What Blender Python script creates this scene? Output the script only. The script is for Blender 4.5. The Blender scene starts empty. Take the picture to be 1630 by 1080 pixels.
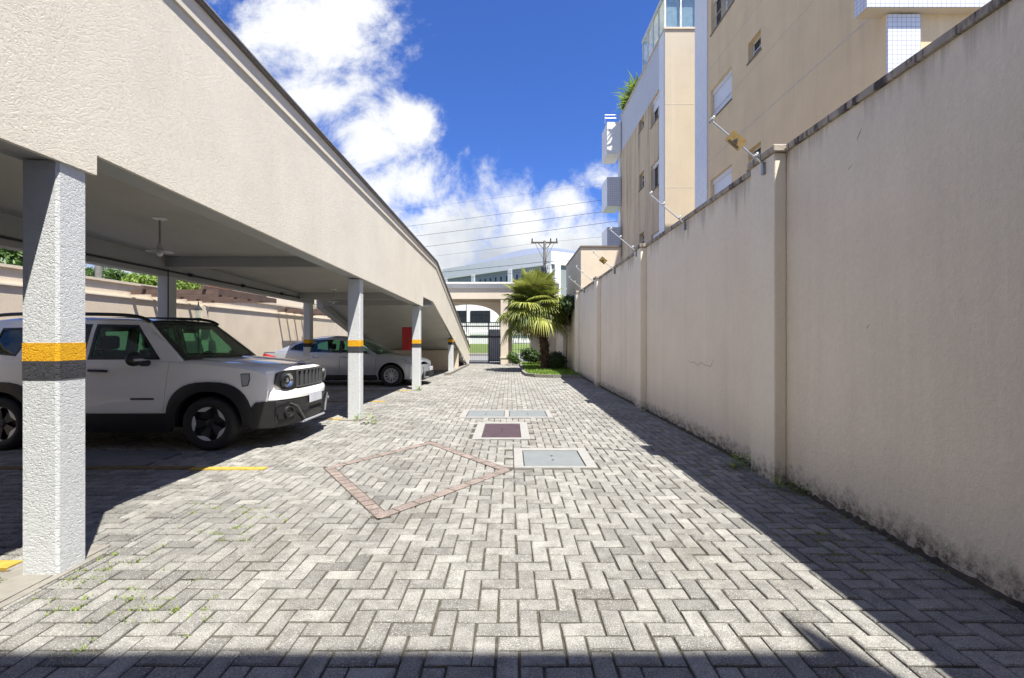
import bpy, math, random
from mathutils import Vector, Matrix
from mathutils.geometry import delaunay_2d_cdt
R = math.radians
rnd = random.Random(7)
scene = bpy.context.scene
# ------------------------------------------------------------ camera
F, CX, CY, CH = 746.0, 812.0, 539.5, 1.37          # measured on the 1630x1080 photograph
cam_d = bpy.data.cameras.new("camera")
cam = bpy.data.objects.new("camera", cam_d)
scene.collection.objects.link(cam)
cam.location = (0, 0, CH)
cam.rotation_euler = (R(90), 0, 0)
cam_d.sensor_width = 36.0
cam_d.lens = 36.0 * F / 1630.0
cam_d.shift_x = (815 - CX) / 1630.0
cam_d.shift_y = -(540 - CY) / 1630.0
cam_d.clip_start = 0.05
cam_d.clip_end = 3000
scene.camera = cam
# ------------------------------------------------------------ sun, sky, exposure
SUN_DIR = Vector((0.2526, -0.3526, 1.0)).normalized()
SUN_EL = math.asin(SUN_DIR.z)
SUN_AZ = math.atan2(SUN_DIR.x, SUN_DIR.y)            # clockwise from +Y
sd = bpy.data.lights.new("sun", 'SUN')
sd.energy = 3.5
sd.angle = R(0.5)
sd.color = (1.0, 0.955, 0.88)
sun = bpy.data.objects.new("sun", sd)
scene.collection.objects.link(sun)
sun.rotation_euler = SUN_DIR.to_track_quat('Z', 'Y').to_euler()
sun.location = (10, -14, 40)
scene.view_settings.view_transform = 'Standard'
scene.view_settings.look = 'None'
scene.view_settings.gamma = 1.0
scene.view_settings.exposure = 1.66
scene.view_settings.use_curve_mapping = False

world = bpy.data.worlds.new("World")
scene.world = world
world.use_nodes = True
wn, wl = world.node_tree.nodes, world.node_tree.links
wn.clear()
def N(t, **kw):
    n = wn.new(t)
    for k, v in kw.items(): setattr(n, k, v)
    return n
def MA(op, a, b=None, clamp=False):
    n = N('ShaderNodeMath', operation=op); n.use_clamp = clamp
    for i, x in enumerate((a, b)):
        if x is None: continue
        if isinstance(x, (int, float)): n.inputs[i].default_value = x
        else: wl.new(x, n.inputs[i])
    return n.outputs[0]
sky = N('ShaderNodeTexSky', sky_type='NISHITA', sun_disc=False)
sky.sun_elevation = SUN_EL; sky.sun_rotation = SUN_AZ
sky.air_density = 1.0; sky.dust_density = 0.3; sky.ozone_density = 3.0
tc = N('ShaderNodeTexCoord')
sep = N('ShaderNodeSeparateXYZ'); wl.new(tc.outputs['Generated'], sep.inputs[0])
ysafe = MA('MAXIMUM', sep.outputs[1], 0.12)
ca, cb = MA('DIVIDE', sep.outputs[0], ysafe), MA('DIVIDE', sep.outputs[2], ysafe)
comb = N('ShaderNodeCombineXYZ'); wl.new(ca, comb.inputs[0]); wl.new(cb, comb.inputs[1])
nz = N('ShaderNodeTexNoise'); nz.inputs['Scale'].default_value = 5.0; nz.inputs['Detail'].default_value = 9
nz.inputs['Roughness'].default_value = 0.66; nz.inputs['Distortion'].default_value = 0.25
wl.new(comb.outputs[0], nz.inputs['Vector'])
blobs = [(475, 50, 165, 110), (500, 150, 100, 70), (590, 225, 110, 70), (648, 205, 62, 50), (560, 330, 170, 95),
         (700, 395, 190, 125), (840, 420, 190, 125), (960, 405, 150, 115), (905, 325, 70, 40),
         (962, 284, 60, 28), (130, 470, 260, 75), (1050, 420, 120, 90), (640, 300, 110, 70)]
acc = None
for px, py, rx, ry in blobs:
    s = N('ShaderNodeVectorMath', operation='SUBTRACT'); wl.new(comb.outputs[0], s.inputs[0])
    s.inputs[1].default_value = ((px - CX) / F, (CY - py) / F, 0)
    m = N('ShaderNodeVectorMath', operation='MULTIPLY'); wl.new(s.outputs[0], m.inputs[0])
    m.inputs[1].default_value = (F / rx, F / ry, 0)
    l = N('ShaderNodeVectorMath', operation='LENGTH'); wl.new(m.outputs[0], l.inputs[0])
    v = MA('SUBTRACT', 1.0, l.outputs['Value'])
    acc = v if acc is None else MA('MAXIMUM', acc, v)
accn = MA('ADD', acc, MA('MULTIPLY', MA('SUBTRACT', nz.outputs['Fac'], 0.5), 3.4))
# away from the view: ordinary scattered cumulus from 3D noise
accn = MA('ADD', accn, 0.15)
nb = N('ShaderNodeTexNoise'); nb.inputs['Scale'].default_value = 2.3; nb.inputs['Detail'].default_value = 7
wl.new(tc.outputs['Generated'], nb.inputs['Vector'])
backm = MA('MULTIPLY', MA('SUBTRACT', nb.outputs['Fac'], 0.50), 5.0)
front = MA('MULTIPLY', MA('SUBTRACT', sep.outputs[1], 0.30), 6.0, clamp=True)
mixv = MA('ADD', MA('MULTIPLY', accn, front), MA('MULTIPLY', backm, MA('SUBTRACT', 1.0, front)))
mr = N('ShaderNodeMapRange', interpolation_type='SMOOTHSTEP')
mr.inputs['From Min'].default_value = 0.0; mr.inputs['From Max'].default_value = 0.85
wl.new(mixv, mr.inputs['Value'])
# cloud tone: bright tops, grey-blue bellies
nc = N('ShaderNodeTexNoise'); nc.inputs['Scale'].default_value = 3.2; nc.inputs['Detail'].default_value = 6
wl.new(comb.outputs[0], nc.inputs['Vector'])
elev = MA('ADD', MA('MULTIPLY', cb, 3.0), MA('MULTIPLY', MA('SUBTRACT', nc.outputs['Fac'], 0.5), 3.6), clamp=False)
er = N('ShaderNodeValToRGB'); wl.new(elev, er.inputs[0])
er.color_ramp.elements[0].position = 0.22; er.color_ramp.elements[0].color = (1.9, 2.05, 2.3, 1)
er.color_ramp.elements[1].position = 0.80; er.color_ramp.elements[1].color = (3.3, 3.36, 3.4, 1)
tint = N('ShaderNodeMix', data_type='RGBA', blend_type='MULTIPLY'); tint.inputs[0].default_value = 1.0
wl.new(sky.outputs[0], tint.inputs[6]); tint.inputs[7].default_value = (0.22, 0.335, 0.61, 1)
mx = N('ShaderNodeMix', data_type='RGBA')
wl.new(mr.outputs[0], mx.inputs[0]); wl.new(tint.outputs[2], mx.inputs[6]); wl.new(er.outputs[0], mx.inputs[7])
bg = N('ShaderNodeBackground'); bg.inputs['Strength'].default_value = 0.10
wl.new(mx.outputs[2], bg.inputs[0])
wo = N('ShaderNodeOutputWorld'); wl.new(bg.outputs[0], wo.inputs[0])

# ------------------------------------------------------------ helpers
COL = scene.collection
def P(px, py, Y): return Vector(((px - CX) / F * Y, Y, CH + (CY - py) / F * Y))
def tag(o, label=None, cat=None, group=None, kind=None):
    if label: o['label'] = label
    if cat: o['category'] = cat
    if group: o['group'] = group
    if kind: o['kind'] = kind
    return o
def empty(name, loc, label=None, cat=None, group=None, rz=0):
    o = bpy.data.objects.new(name, None); COL.objects.link(o)
    o.location = loc; o.rotation_euler = (0, 0, rz); o.empty_display_size = .2
    return tag(o, label, cat, group)
def copy_tree(o, parent=None):
    c = o.copy(); COL.objects.link(c); c.parent = parent
    for ch in list(o.children): copy_tree(ch, c)
    return c

class MB:
    def __init__(s): s.v, s.f, s.mi, s.uvrand = [], [], [], []
    def add(s, vs, fs, mi=0):
        n = len(s.v); s.v += [tuple(v) for v in vs]
        for f in fs: s.f.append(tuple(i + n for i in f)); s.mi.append(mi)
        return s
    def box(s, x0, x1, y0, y1, z0, z1, mi=0, bev=0.0):
        if bev <= 0:
            vs = [(x, y, z) for x in (x0, x1) for y in (y0, y1) for z in (z0, z1)]
            fs = [(0, 1, 3, 2), (4, 6, 7, 5), (0, 4, 5, 1), (2, 3, 7, 6), (0, 2, 6, 4), (1, 5, 7, 3)]
            return s.add(vs, fs, mi)
        b = bev
        cx, cy, cz, hx, hy, hz = (x0+x1)/2, (y0+y1)/2, (z0+z1)/2, (x1-x0)/2, (y1-y0)/2, (z1-z0)/2
        vs, idx = [], {}
        for sx in (-1, 1):
            for sy in (-1, 1):
                for sz in (-1, 1):
                    for a in range(3):
                        h = [hx - b, hy - b, hz - b]; h[a] += b
                        idx[(sx, sy, sz, a)] = len(vs)
                        vs.append((cx + sx*h[0], cy + sy*h[1], cz + sz*h[2]))
        fs = []
        for a in range(3):
            o1, o2 = [k for k in range(3) if k != a]
            for sg in (-1, 1):
                q = []
                for s1, s2 in ((-1, -1), (1, -1), (1, 1), (-1, 1)):
                    k = [0, 0, 0]; k[a] = sg; k[o1] = s1; k[o2] = s2; q.append(idx[(*k, a)])
                fs.append(tuple(q))
                # edges along axis a
        for a in range(3):
            o1, o2 = [k for k in range(3) if k != a]
            for s1 in (-1, 1):
                for s2 in (-1, 1):
                    k0 = [0, 0, 0]; k1 = [0, 0, 0]
                    k0[a] = -1; k1[a] = 1; k0[o1] = k1[o1] = s1; k0[o2] = k1[o2] = s2
                    fs.append((idx[(*k0, o1)], idx[(*k1, o1)], idx[(*k1, o2)], idx[(*k0, o2)]))
        for sx in (-1, 1):
            for sy in (-1, 1):
                for sz in (-1, 1): fs.append(tuple(idx[(sx, sy, sz, a)] for a in range(3)))
        return s.add(vs, fs, mi)
    def hexa(s, b, t, mi=0):      # two rings of 4 points
        return s.add(list(b) + list(t), [(3, 2, 1, 0), (4, 5, 6, 7)] + [(i, (i+1) % 4, (i+1) % 4 + 4, i+4) for i in range(4)], mi)
    def prism(s, poly, h, ax=2, mi=0):   # poly: list of 3D points; extruded by vector h
        n = len(poly); h = Vector(h)
        vs = [Vector(p) for p in poly] + [Vector(p) + h for p in poly]
        return s.add(vs, [tuple(range(n))[::-1], tuple(range(n, 2*n))] + [(i, (i+1) % n, (i+1) % n + n, i+n) for i in range(n)], mi)
    def tube(s, pts, r, n=8, mi=0, cap=True):
        pts = [Vector(p) for p in pts]; rs = r if isinstance(r, (list, tuple)) else [r]*len(pts)
        base = len(s.v); up = None
        for i, p in enumerate(pts):
            d = (pts[min(i+1, len(pts)-1)] - pts[max(i-1, 0)]).normalized()
            if up is None or abs(up.dot(d)) > .95: up = Vector((0, 0, 1)) if abs(d.z) < .9 else Vector((1, 0, 0))
            a = d.cross(up).normalized(); b = a.cross(d).normalized(); up = b
            for k in range(n):
                t = 2*math.pi*k/n
                s.v.append(tuple(p + (a*math.cos(t) + b*math.sin(t))*rs[i]))
        for i in range(len(pts)-1):
            for k in range(n):
                q = base + i*n
                s.f.append((q+k, q+(k+1) % n, q+n+(k+1) % n, q+n+k)); s.mi.append(mi)
        if cap:
            s.f.append(tuple(base+k for k in range(n))[::-1]); s.mi.append(mi)
            q = base + (len(pts)-1)*n
            s.f.append(tuple(q+k for k in range(n))); s.mi.append(mi)
        return s
    def lathe(s, prof, origin, axis='z', n=24, mi=0):   # prof: (radius, height)
        base = len(s.v); o = Vector(origin)
        for r, h in prof:
            for k in range(n):
                t = 2*math.pi*k/n; c, q = r*math.cos(t), r*math.sin(t)
                s.v.append(tuple(o + {'z': Vector((c, q, h)), 'y': Vector((c, h, q)), 'x': Vector((h, c, q))}[axis]))
        for i in range(len(prof)-1):
            for k in range(n):
                q = base + i*n
                s.f.append((q+k, q+(k+1) % n, q+n+(k+1) % n, q+n+k)); s.mi.append(mi)
        return s
    def grid(s, fn, nu, nv, mi=0):
        base = len(s.v)
        for i in range(nu+1):
            for j in range(nv+1): s.v.append(tuple(fn(i/nu, j/nv)))
        for i in range(nu):
            for j in range(nv):
                q = base + i*(nv+1) + j
                s.f.append((q, q+1, q+nv+2, q+nv+1)); s.mi.append(mi)
        return s
    def build(s, name, mats, parent=None, smooth=False, loc=None, angle=40):
        me = bpy.data.meshes.new(name)
        org = Vector(loc) if loc is not None else Vector((0, 0, 0))
        me.from_pydata([tuple(Vector(v) - org) for v in s.v], [], s.f)
        if not isinstance(mats, (list, tuple)): mats = [mats]
        for m in mats: me.materials.append(m)
        if len(mats) > 1: me.polygons.foreach_set('material_index', s.mi)
        if smooth: me.shade_smooth(); me.set_sharp_from_angle(angle=R(angle))
        me.update(); me.validate()
        o = bpy.data.objects.new(name, me); COL.objects.link(o)
        o.location = org
        if parent: o.parent = parent
        return o

def in_poly(p, poly):
    x, y = p; c = False; n = len(poly)
    for i in range(n):
        x1, y1 = poly[i]; x2, y2 = poly[i-1]
        if (y1 > y) != (y2 > y) and x < (x2-x1)*(y-y1)/(y2-y1)+x1: c = not c
    return c
def densify(poly, step):
    out = []
    for i in range(len(poly)):
        a, b = Vector(poly[i]), Vector(poly[(i+1) % len(poly)])
        k = max(1, int((b-a).length/step + .5))
        for j in range(k): out.append(a + (b-a)*(j/k))
    return out
def cdt(outer, holes=(), step=None):
    vs, es = [], []
    polys = [outer] + list(holes)
    for pl in polys:
        pp = densify(pl, step) if step else [Vector(q) for q in pl]
        n0 = len(vs); vs += pp; es += [(n0+i, n0+(i+1) % len(pp)) for i in range(len(pp))]
    nb_ = len(vs)
    if step:
        xs = [p[0] for p in outer]; ys = [p[1] for p in outer]
        x = min(xs) + step*.5
        bp = list(vs)
        while x < max(xs):
            y = min(ys) + step*.5
            while y < max(ys):
                if in_poly((x, y), outer) and not any(in_poly((x, y), h) for h in holes):
                    if min((q[0]-x)**2 + (q[1]-y)**2 for q in bp) > (step*.45)**2: vs.append(Vector((x, y)))
                y += step
            x += step
    r = delaunay_2d_cdt(vs, es, [], 0, 1e-5)
    V2, F2 = r[0], r[2]
    keep = []
    for f in F2:
        c = sum((V2[i] for i in f), Vector((0, 0)))/len(f)
        if in_poly(c, outer) and not any(in_poly(c, h) for h in holes): keep.append(tuple(f))
    return V2, keep
def sheet(mb, outer, holes, fn, step=None, thick=0.0, nrm=None, mi=0, back=False):
    """surface over a 2D region mapped to 3D by fn; optional rim walls going 'thick' along nrm(u,v)"""
    V2, T = cdt(outer, holes, step)
    vs = [fn(p[0], p[1]) for p in V2]
    mb.add(vs, T, mi)
    if thick:
        cnt = {}
        for f in T:
            for i in range(3):
                e = (f[i], f[(i+1) % 3]); k = (min(e), max(e)); cnt.setdefault(k, []).append(e)
        for k, es in cnt.items():
            if len(es) == 1:
                a, b = es[0]; na = Vector(nrm(*V2[a]))*thick; nb2 = Vector(nrm(*V2[b]))*thick
                mb.add([vs[a], vs[b], Vector(vs[b])+nb2, Vector(vs[a])+na], [(0, 1, 2, 3)], mi)
        if back:
            mb.add([Vector(v)+Vector(nrm(*V2[i]))*thick for i, v in enumerate(vs)], [f[::-1] for f in T], mi)
    return mb

# ------------------------------------------------------------ materials
def newmat(name):
    m = bpy.data.materials.new(name); m.use_nodes = True
    nt = m.node_tree; b = nt.nodes['Principled BSDF']
    return m, nt, b
def C4(c): return (c[0], c[1], c[2], 1)
def noise(nt, scale, detail=5, rough=.55, vec=None, sc3=None, dist=0):
    n = nt.nodes.new('ShaderNodeTexNoise'); n.inputs['Scale'].default_value = scale
    n.inputs['Detail'].default_value = detail; n.inputs['Roughness'].default_value = rough; n.inputs['Distortion'].default_value = dist
    t = nt.nodes.new('ShaderNodeTexCoord'); src = t.outputs['Object'] if vec is None else vec
    if sc3:
        mp = nt.nodes.new('ShaderNodeMapping'); mp.inputs['Scale'].default_value = sc3
        nt.links.new(src, mp.inputs[0]); src = mp.outputs[0]
    nt.links.new(src, n.inputs['Vector'])
    return n.outputs['Fac']
def ramp(nt, fac, stops):
    r = nt.nodes.new('ShaderNodeValToRGB'); nt.links.new(fac, r.inputs[0])
    e = r.color_ramp.elements
    while len(e) < len(stops): e.new(.5)
    for i, (p, c) in enumerate(stops):
        e[i].position = p; e[i].color = C4(c) if isinstance(c, tuple) else (c, c, c, 1)
    return r.outputs[0]
def mixc(nt, fac, a, b, mode='MIX'):
    m = nt.nodes.new('ShaderNodeMix'); m.data_type = 'RGBA'; m.blend_type = mode
    for i, x in ((0, fac), (6, a), (7, b)):
        if isinstance(x, (int, float)): m.inputs[i].default_value = x
        elif isinstance(x, tuple): m.inputs[i].default_value = C4(x)
        else: nt.links.new(x, m.inputs[i])
    return m.outputs[2]
def mth(nt, op, a, b=None, clamp=False):
    n = nt.nodes.new('ShaderNodeMath'); n.operation = op; n.use_clamp = clamp
    for i, x in enumerate((a, b)):
        if x is None: continue
        if isinstance(x, (int, float)): n.inputs[i].default_value = x
        else: nt.links.new(x, n.inputs[i])
    return n.outputs[0]
def bump(nt, b, h, strength=.5, dist=.01):
    n = nt.nodes.new('ShaderNodeBump'); n.inputs['Strength'].default_value = strength; n.inputs['Distance'].default_value = dist
    nt.links.new(h, n.inputs['Height']); nt.links.new(n.outputs[0], b.inputs['Normal'])
def simple(name, col, rough=.6, metal=0, var=.12, vs=6, bs=0, bst=.3, coat=0):
    m, nt, b = newmat(name)
    c2 = tuple(max(0, x*(1-var*2)) for x in col)
    f = noise(nt, vs, 5)
    nt.links.new(ramp(nt, f, [(.3, c2), (.7, col)]), b.inputs['Base Color'])
    b.inputs['Roughness'].default_value = rough; b.inputs['Metallic'].default_value = metal
    if coat: b.inputs['Coat Weight'].default_value = coat; b.inputs['Coat Roughness'].default_value = .04
    if bs: bump(nt, b, noise(nt, bs, 4), bst)
    return m
def zcoord(nt):
    t = nt.nodes.new('ShaderNodeNewGeometry'); s = nt.nodes.new('ShaderNodeSeparateXYZ'); nt.links.new(t.outputs['Position'], s.inputs[0])
    return s.outputs[2]
def stucco(name, col, bscale=70, bst=.6, bdist=.008, streak=.0, streakcol=(.12, .1, .08), base_dirt=0, worm=False, var=.08, top=None):
    m, nt, b = newmat(name)
    lo = tuple(x*(1-2*var) for x in col)
    c = ramp(nt, noise(nt, 1.3, 6, .6), [(.3, lo), (.7, col)])
    fine = noise(nt, 26, 4, .7)
    c = mixc(nt, 1.0, c, ramp(nt, fine, [(.25, .92), (.7, 1.0)]), 'MULTIPLY')
    if streak:
        s = noise(nt, 1.0, 6, .65, sc3=(3.2, 3.2, .22))
        s2 = noise(nt, 1.0, 3, .5, sc3=(.5, .5, .35))
        f = mth(nt, 'MULTIPLY', ramp(nt, s, [(.48, 0.0), (.78, 1.0)]), ramp(nt, s2, [(.35, .2), (.7, 1.0)]))
        c = mixc(nt, mth(nt, 'MULTIPLY', f, streak), c, streakcol)
        s3 = noise(nt, 1.0, 5, .6, sc3=(5, 5, .12))
        c = mixc(nt, mth(nt, 'MULTIPLY', ramp(nt, s3, [(.60, 0.0), (.72, 1.0)]), streak*.6), c, tuple(min(1, x*1.25) for x in col))
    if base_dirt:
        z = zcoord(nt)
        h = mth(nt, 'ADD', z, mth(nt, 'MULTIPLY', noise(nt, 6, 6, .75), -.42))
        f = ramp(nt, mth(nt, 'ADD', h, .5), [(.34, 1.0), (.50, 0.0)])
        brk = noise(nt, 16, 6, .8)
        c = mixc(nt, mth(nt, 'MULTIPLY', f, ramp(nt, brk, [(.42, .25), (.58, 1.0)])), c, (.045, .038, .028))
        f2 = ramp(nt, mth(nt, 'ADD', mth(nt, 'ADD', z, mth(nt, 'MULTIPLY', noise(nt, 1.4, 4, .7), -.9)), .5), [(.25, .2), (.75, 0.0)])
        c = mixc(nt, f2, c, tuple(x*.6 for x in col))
    if top:
        zt = zcoord(nt)
        d1 = noise(nt, 1.0, 5, .7, sc3=(9, 9, .25)); d2 = noise(nt, 1.0, 3, .6, sc3=(.9, .9, .1))
        ln = mth(nt, 'ADD', mth(nt, 'MULTIPLY', mth(nt, 'SUBTRACT', zt, top), 1.3), mth(nt, 'MULTIPLY', mth(nt, 'ADD', d1, d2), 1.5))
        c = mixc(nt, ramp(nt, ln, [(.70, 0.0), (1.0, .38)]), c, (.20, .165, .125))
    nt.links.new(c, b.inputs['Base Color'])
    b.inputs['Roughness'].default_value = .92
    b.inputs['Specular IOR Level'].default_value = .2
    if worm:
        a = noise(nt, bscale, 3, .6, dist=1.2, sc3=(1, 1, 1.3)); h = ramp(nt, a, [(.38, 0.0), (.52, 1.0)])
        h = mth(nt, 'ADD', h, mth(nt, 'MULTIPLY', noise(nt, bscale*3, 3), .4))
    else:
        h = noise(nt, bscale, 5, .65)
    bump(nt, b, h, bst, bdist)
    return m
BEIGE = (.62, .52, .40)
M = {}
M['parapet'] = stucco('rough_beige_render', (.80, .745, .63), 58, .55, .009, streak=.12, streakcol=(.30, .26, .21), worm=True, var=.05)
M['parapet_band'] = stucco('smooth_beige_render', (.74, .68, .57), 60, .2, .003, var=.05)
M['white_col'] = stucco('rough_white_paint', (.62, .64, .64), 48, .55, .008, worm=True, var=.03)
M['yellow'] = stucco('rough_yellow_paint', (.80, .42, .02), 48, .7, .008, worm=True, var=.05)
M['black_p'] = stucco('rough_black_paint', (.085, .085, .095), 48, .8, .008, worm=True, var=.2)
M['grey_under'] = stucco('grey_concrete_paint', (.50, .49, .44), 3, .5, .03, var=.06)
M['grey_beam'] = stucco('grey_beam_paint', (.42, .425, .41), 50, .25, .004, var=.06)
M['rwall'] = stucco('stained_beige_wall_render', (.93, .82, .65), 34, .8, .012, streak=.26, streakcol=(.45, .37, .28), base_dirt=1, var=.04, top=3.6)
M['pilaster'] = stucco('pilaster_render', (.92, .83, .67), 34, .5, .008, streak=.2, streakcol=(.5, .42, .33), base_dirt=1, var=.03)
M['lwall'] = stucco('pale_beige_wall_render', (.72, .62, .48), 22, .35, .012, streak=.2, streakcol=(.4, .33, .26))
M['apt'] = stucco('tan_apartment_render', (.82, .635, .39), 90, .15, .004, streak=.30, streakcol=(.36, .27, .19), var=.05)
M['apt_dark'] = stucco('streaked_tan_render', (.70, .55, .36), 90, .15, .004, streak=1.35, streakcol=(.13, .11, .085), var=.06)
M['aptgrey'] = stucco('pale_grey_render', (.60, .62, .66), 90, .1, .003, streak=.15, streakcol=(.45, .46, .5), var=.03)
M['portal'] = stucco('portal_beige_render', (.64, .56, .45), 80, .2, .004, var=.04)
M['whiteb'] = stucco('white_render', (.80, .79, .76), 80, .1, .003, streak=.12, streakcol=(.6, .6, .58), var=.03)
M['greenb'] = stucco('grey_green_render', (.27, .305, .295), 80, .1, .003, var=.05)
def coping_mat():
    m, nt, b = newmat('stained_concrete_coping')
    c = ramp(nt, noise(nt, 7, 6, .7), [(.3, (.30, .26, .20)), (.7, (.50, .44, .36))])
    s = noise(nt, 1, 6, .75, sc3=(1.5, 5.5, 1.2))
    c = mixc(nt, ramp(nt, s, [(.50, 0.0), (.60, .93)]), c, (.045, .038, .035))
    w = nt.nodes.new('ShaderNodeTexWave'); w.wave_type = 'BANDS'; w.bands_direction = 'Y'; w.inputs['Scale'].default_value = 1.15
    t = nt.nodes.new('ShaderNodeTexCoord'); nt.links.new(t.outputs['Object'], w.inputs[0])
    c = mixc(nt, ramp(nt, w.outputs['Fac'], [(.0, .8), (.02, 0.0)]), c, (.06, .05, .045))
    nt.links.new(c, b.inputs['Base Color']); b.inputs['Roughness'].default_value = .9
    bump(nt, b, noise(nt, 30, 6, .7), .6, .01); return m
M['coping'] = coping_mat()
M['metal_cap'] = simple('brown_metal_flashing', (.20, .165, .13), .45, .3, .1)
M['galv'] = simple('galvanised_metal', (.62, .64, .66), .35, .6, .1)
M['steel'] = simple('grey_steel', (.35, .36, .37), .4, .8, .1)
M['darkpipe'] = simple('dark_conduit', (.03, .03, .032), .5)
M['white_plastic'] = simple('white_plastic', (.75, .75, .74), .4)
M['bulb'] = simple('frosted_bulb', (.8, .8, .8), .2)
M['red'] = simple('red_cabinet_paint', (.42, .025, .02), .35, 0, .15)
M['black'] = simple('black_plastic', (.018, .018, .02), .45, 0, .1, bs=200, bst=.1)
M['matte_black'] = simple('matte_black', (.006, .006, .007), .9)
M['wood'] = simple('brown_pergola_wood', (.14, .09, .068), .7, 0, .2, 3, 40, .4)
M['cable'] = simple('black_cable', (.035, .035, .04), .6)
M['concrete'] = simple('pale_concrete', (.28, .275, .26), .85, 0, .08, 9, 60, .5)
M['kerb'] = simple('kerb_concrete', (.24, .225, .195), .9, 0, .15, 7, 60, .5)
M['greyplate'] = simple('grey_painted_plate', (.185, .20, .20), .55, 0, .07, 5, 25, .12)
M['purpleplate'] = simple('maroon_iron_plate', (.075, .045, .048), .5, 0, .15, 6, 40, .3)
M['yline'] = simple('yellow_road_paint', (.50, .33, .05), .8, 0, .18, 14, 80, .4)
M['ylinefaded'] = simple('worn_yellow_road_paint', (.22, .15, .05), .85, 0, .3, 14, 80, .4)
M['iron'] = simple('dark_painted_iron', (.03, .032, .036), .4, .3)
M['tyre'] = simple('tyre_rubber', (.02, .02, .021), .75, 0, .15, 20)
M['rim_dark'] = simple('dark_alloy', (.055, .055, .06), .35, .6)
M['rim_silver'] = simple('silver_alloy', (.70, .70, .71), .3, .25, .05)
M['chrome'] = simple('chrome', (.8, .8, .82), .08, 1.0, .02)
M['redlens'] = simple('red_tail_lens', (.55, .02, .03), .12, 0, .1, coat=1)
M['jeepwhite'] = simple('white_car_paint', (.90, .885, .84), .28, 0, .01, 2, coat=1)
M['silverpaint'] = simple('silver_car_paint', (.43, .45, .49), .30, .5, .02, 2, coat=1)
M['seat'] = simple('dark_seat_fabric', (.02, .02, .022), .9)
M['plate'] = simple('number_plate', (.62, .64, .68), .5)
M['trunkpalm'] = simple('palm_trunk_fibre', (.13, .08, .05), .95, 0, .35, 9, 30, 1.0)
M['bark'] = simple('bark', (.12, .09, .065), .95, 0, .3, 8, 20, .8)
M['soil'] = simple('dark_soil', (.085, .07, .048), .95, 0, .3, 6, 30, .8)
M['roofgrey'] = simple('blue_grey_roof', (.22, .25, .31), .5, .2, .08, 2)
M['orange'] = simple('orange_brick', (.5, .2, .09), .9, 0, .1)
M['shutter'] = None
def glass_mat(name, tintc, gl=.12, dark=None):
    m, nt, b = newmat(name); nt.nodes.remove(b)
    o = nt.nodes['Material Output']
    tr = nt.nodes.new('ShaderNodeBsdfTransparent'); tr.inputs[0].default_value = C4(tintc)
    g = nt.nodes.new('ShaderNodeBsdfGlossy'); g.inputs['Roughness'].default_value = .02; g.inputs[0].default_value = (.9, .95, .93, 1)
    fr = nt.nodes.new('ShaderNodeLayerWeight'); fr.inputs[0].default_value = .5
    mx_ = nt.nodes.new('ShaderNodeMixShader')
    f = mth(nt, 'ADD', mth(nt, 'MULTIPLY', mth(nt, 'POWER', fr.outputs['Facing'], 4.0), .8), .04+gl*.1, True)
    nt.links.new(f, mx_.inputs[0]); nt.links.new(tr.outputs[0], mx_.inputs[1]); nt.links.new(g.outputs[0], mx_.inputs[2])
    nt.links.new(mx_.outputs[0], o.inputs[0]); return m
M['windscreen'] = glass_mat('green_tinted_windscreen', (.36, .66, .48))
M['sideglass'] = glass_mat('dark_tinted_glass', (.24, .44, .34))
M['darkglass'] = simple('dark_window_glass', (.02, .025, .03), .06, 0, .1)
M['clearglass'] = glass_mat('pale_glass_pane', (.80, .88, .90), .5)
M['lens'] = glass_mat('clear_lamp_lens', (.9, .92, .92), .3)
def paver_mat(name, lo, hi, spot=.5, rosy=False, rndattr=True):
    m, nt, b = newmat(name)
    at = nt.nodes.new('ShaderNodeAttribute'); at.attribute_name = 'tone'
    c = ramp(nt, at.outputs['Fac'], [(.0, lo), (1.0, hi)])
    big = noise(nt, .45, 6, .65)
    c = mixc(nt, 1.0, c, ramp(nt, big, [(.36, .76), (.54, 1.0)]), 'MULTIPLY')
    med = noise(nt, 9, 5, .7)
    c = mixc(nt, 1.0, c, ramp(nt, med, [(.34, .66), (.60, 1.08)]), 'MULTIPLY')
    stn = noise(nt, 1.1, 7, .75, dist=.6)
    c = mixc(nt, ramp(nt, stn, [(.50, 0.0), (.68, .55)]), c, (.105, .092, .072))
    sp = noise(nt, 130, 3, .8)
    c = mixc(nt, ramp(nt, sp, [(.37, .8), (.47, 0.0)]), c, (.085, .08, .075))
    wh = noise(nt, 170, 2, .6)
    c = mixc(nt, ramp(nt, wh, [(.57, 0.0), (.66, .55)]), c, (.62, .61, .58))
    nt.links.new(c, b.inputs['Base Color']); b.inputs['Roughness'].default_value = .88
    b.inputs['Specular IOR Level'].default_value = .25
    h = mth(nt, 'ADD', noise(nt, 120, 4, .75), mth(nt, 'MULTIPLY', noise(nt, 28, 3), .6))
    bump(nt, b, h, .8, .006); return m
M['paver'] = paver_mat('grey_concrete_paver', (.155, .151, .137), (.325, .318, .290))
M['redpaver'] = paver_mat('pinkish_paver', (.215, .165, .145), (.27, .21, .185))
def joint_mat():
    m, nt, b = newmat('sandy_mossy_joint')
    c = ramp(nt, noise(nt, 25, 5), [(.3, (.035, .030, .022)), (.7, (.085, .075, .055))])
    c = mixc(nt, ramp(nt, noise(nt, 1.6, 5, .7), [(.54, 0.0), (.68, .55)]), c, (.05, .06, .02))
    nt.links.new(c, b.inputs['Base Color']); b.inputs['Roughness'].default_value = .95; return m
M['joint'] = joint_mat()
def ground_mat():
    m, nt, b = newmat('asphalt_and_earth')
    nt.links.new(ramp(nt, noise(nt, .2, 6), [(.35, (.10, .10, .09)), (.65, (.16, .155, .14))]), b.inputs['Base Color'])
    b.inputs['Roughness'].default_value = .9; return m
M['ground'] = ground_mat()
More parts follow.
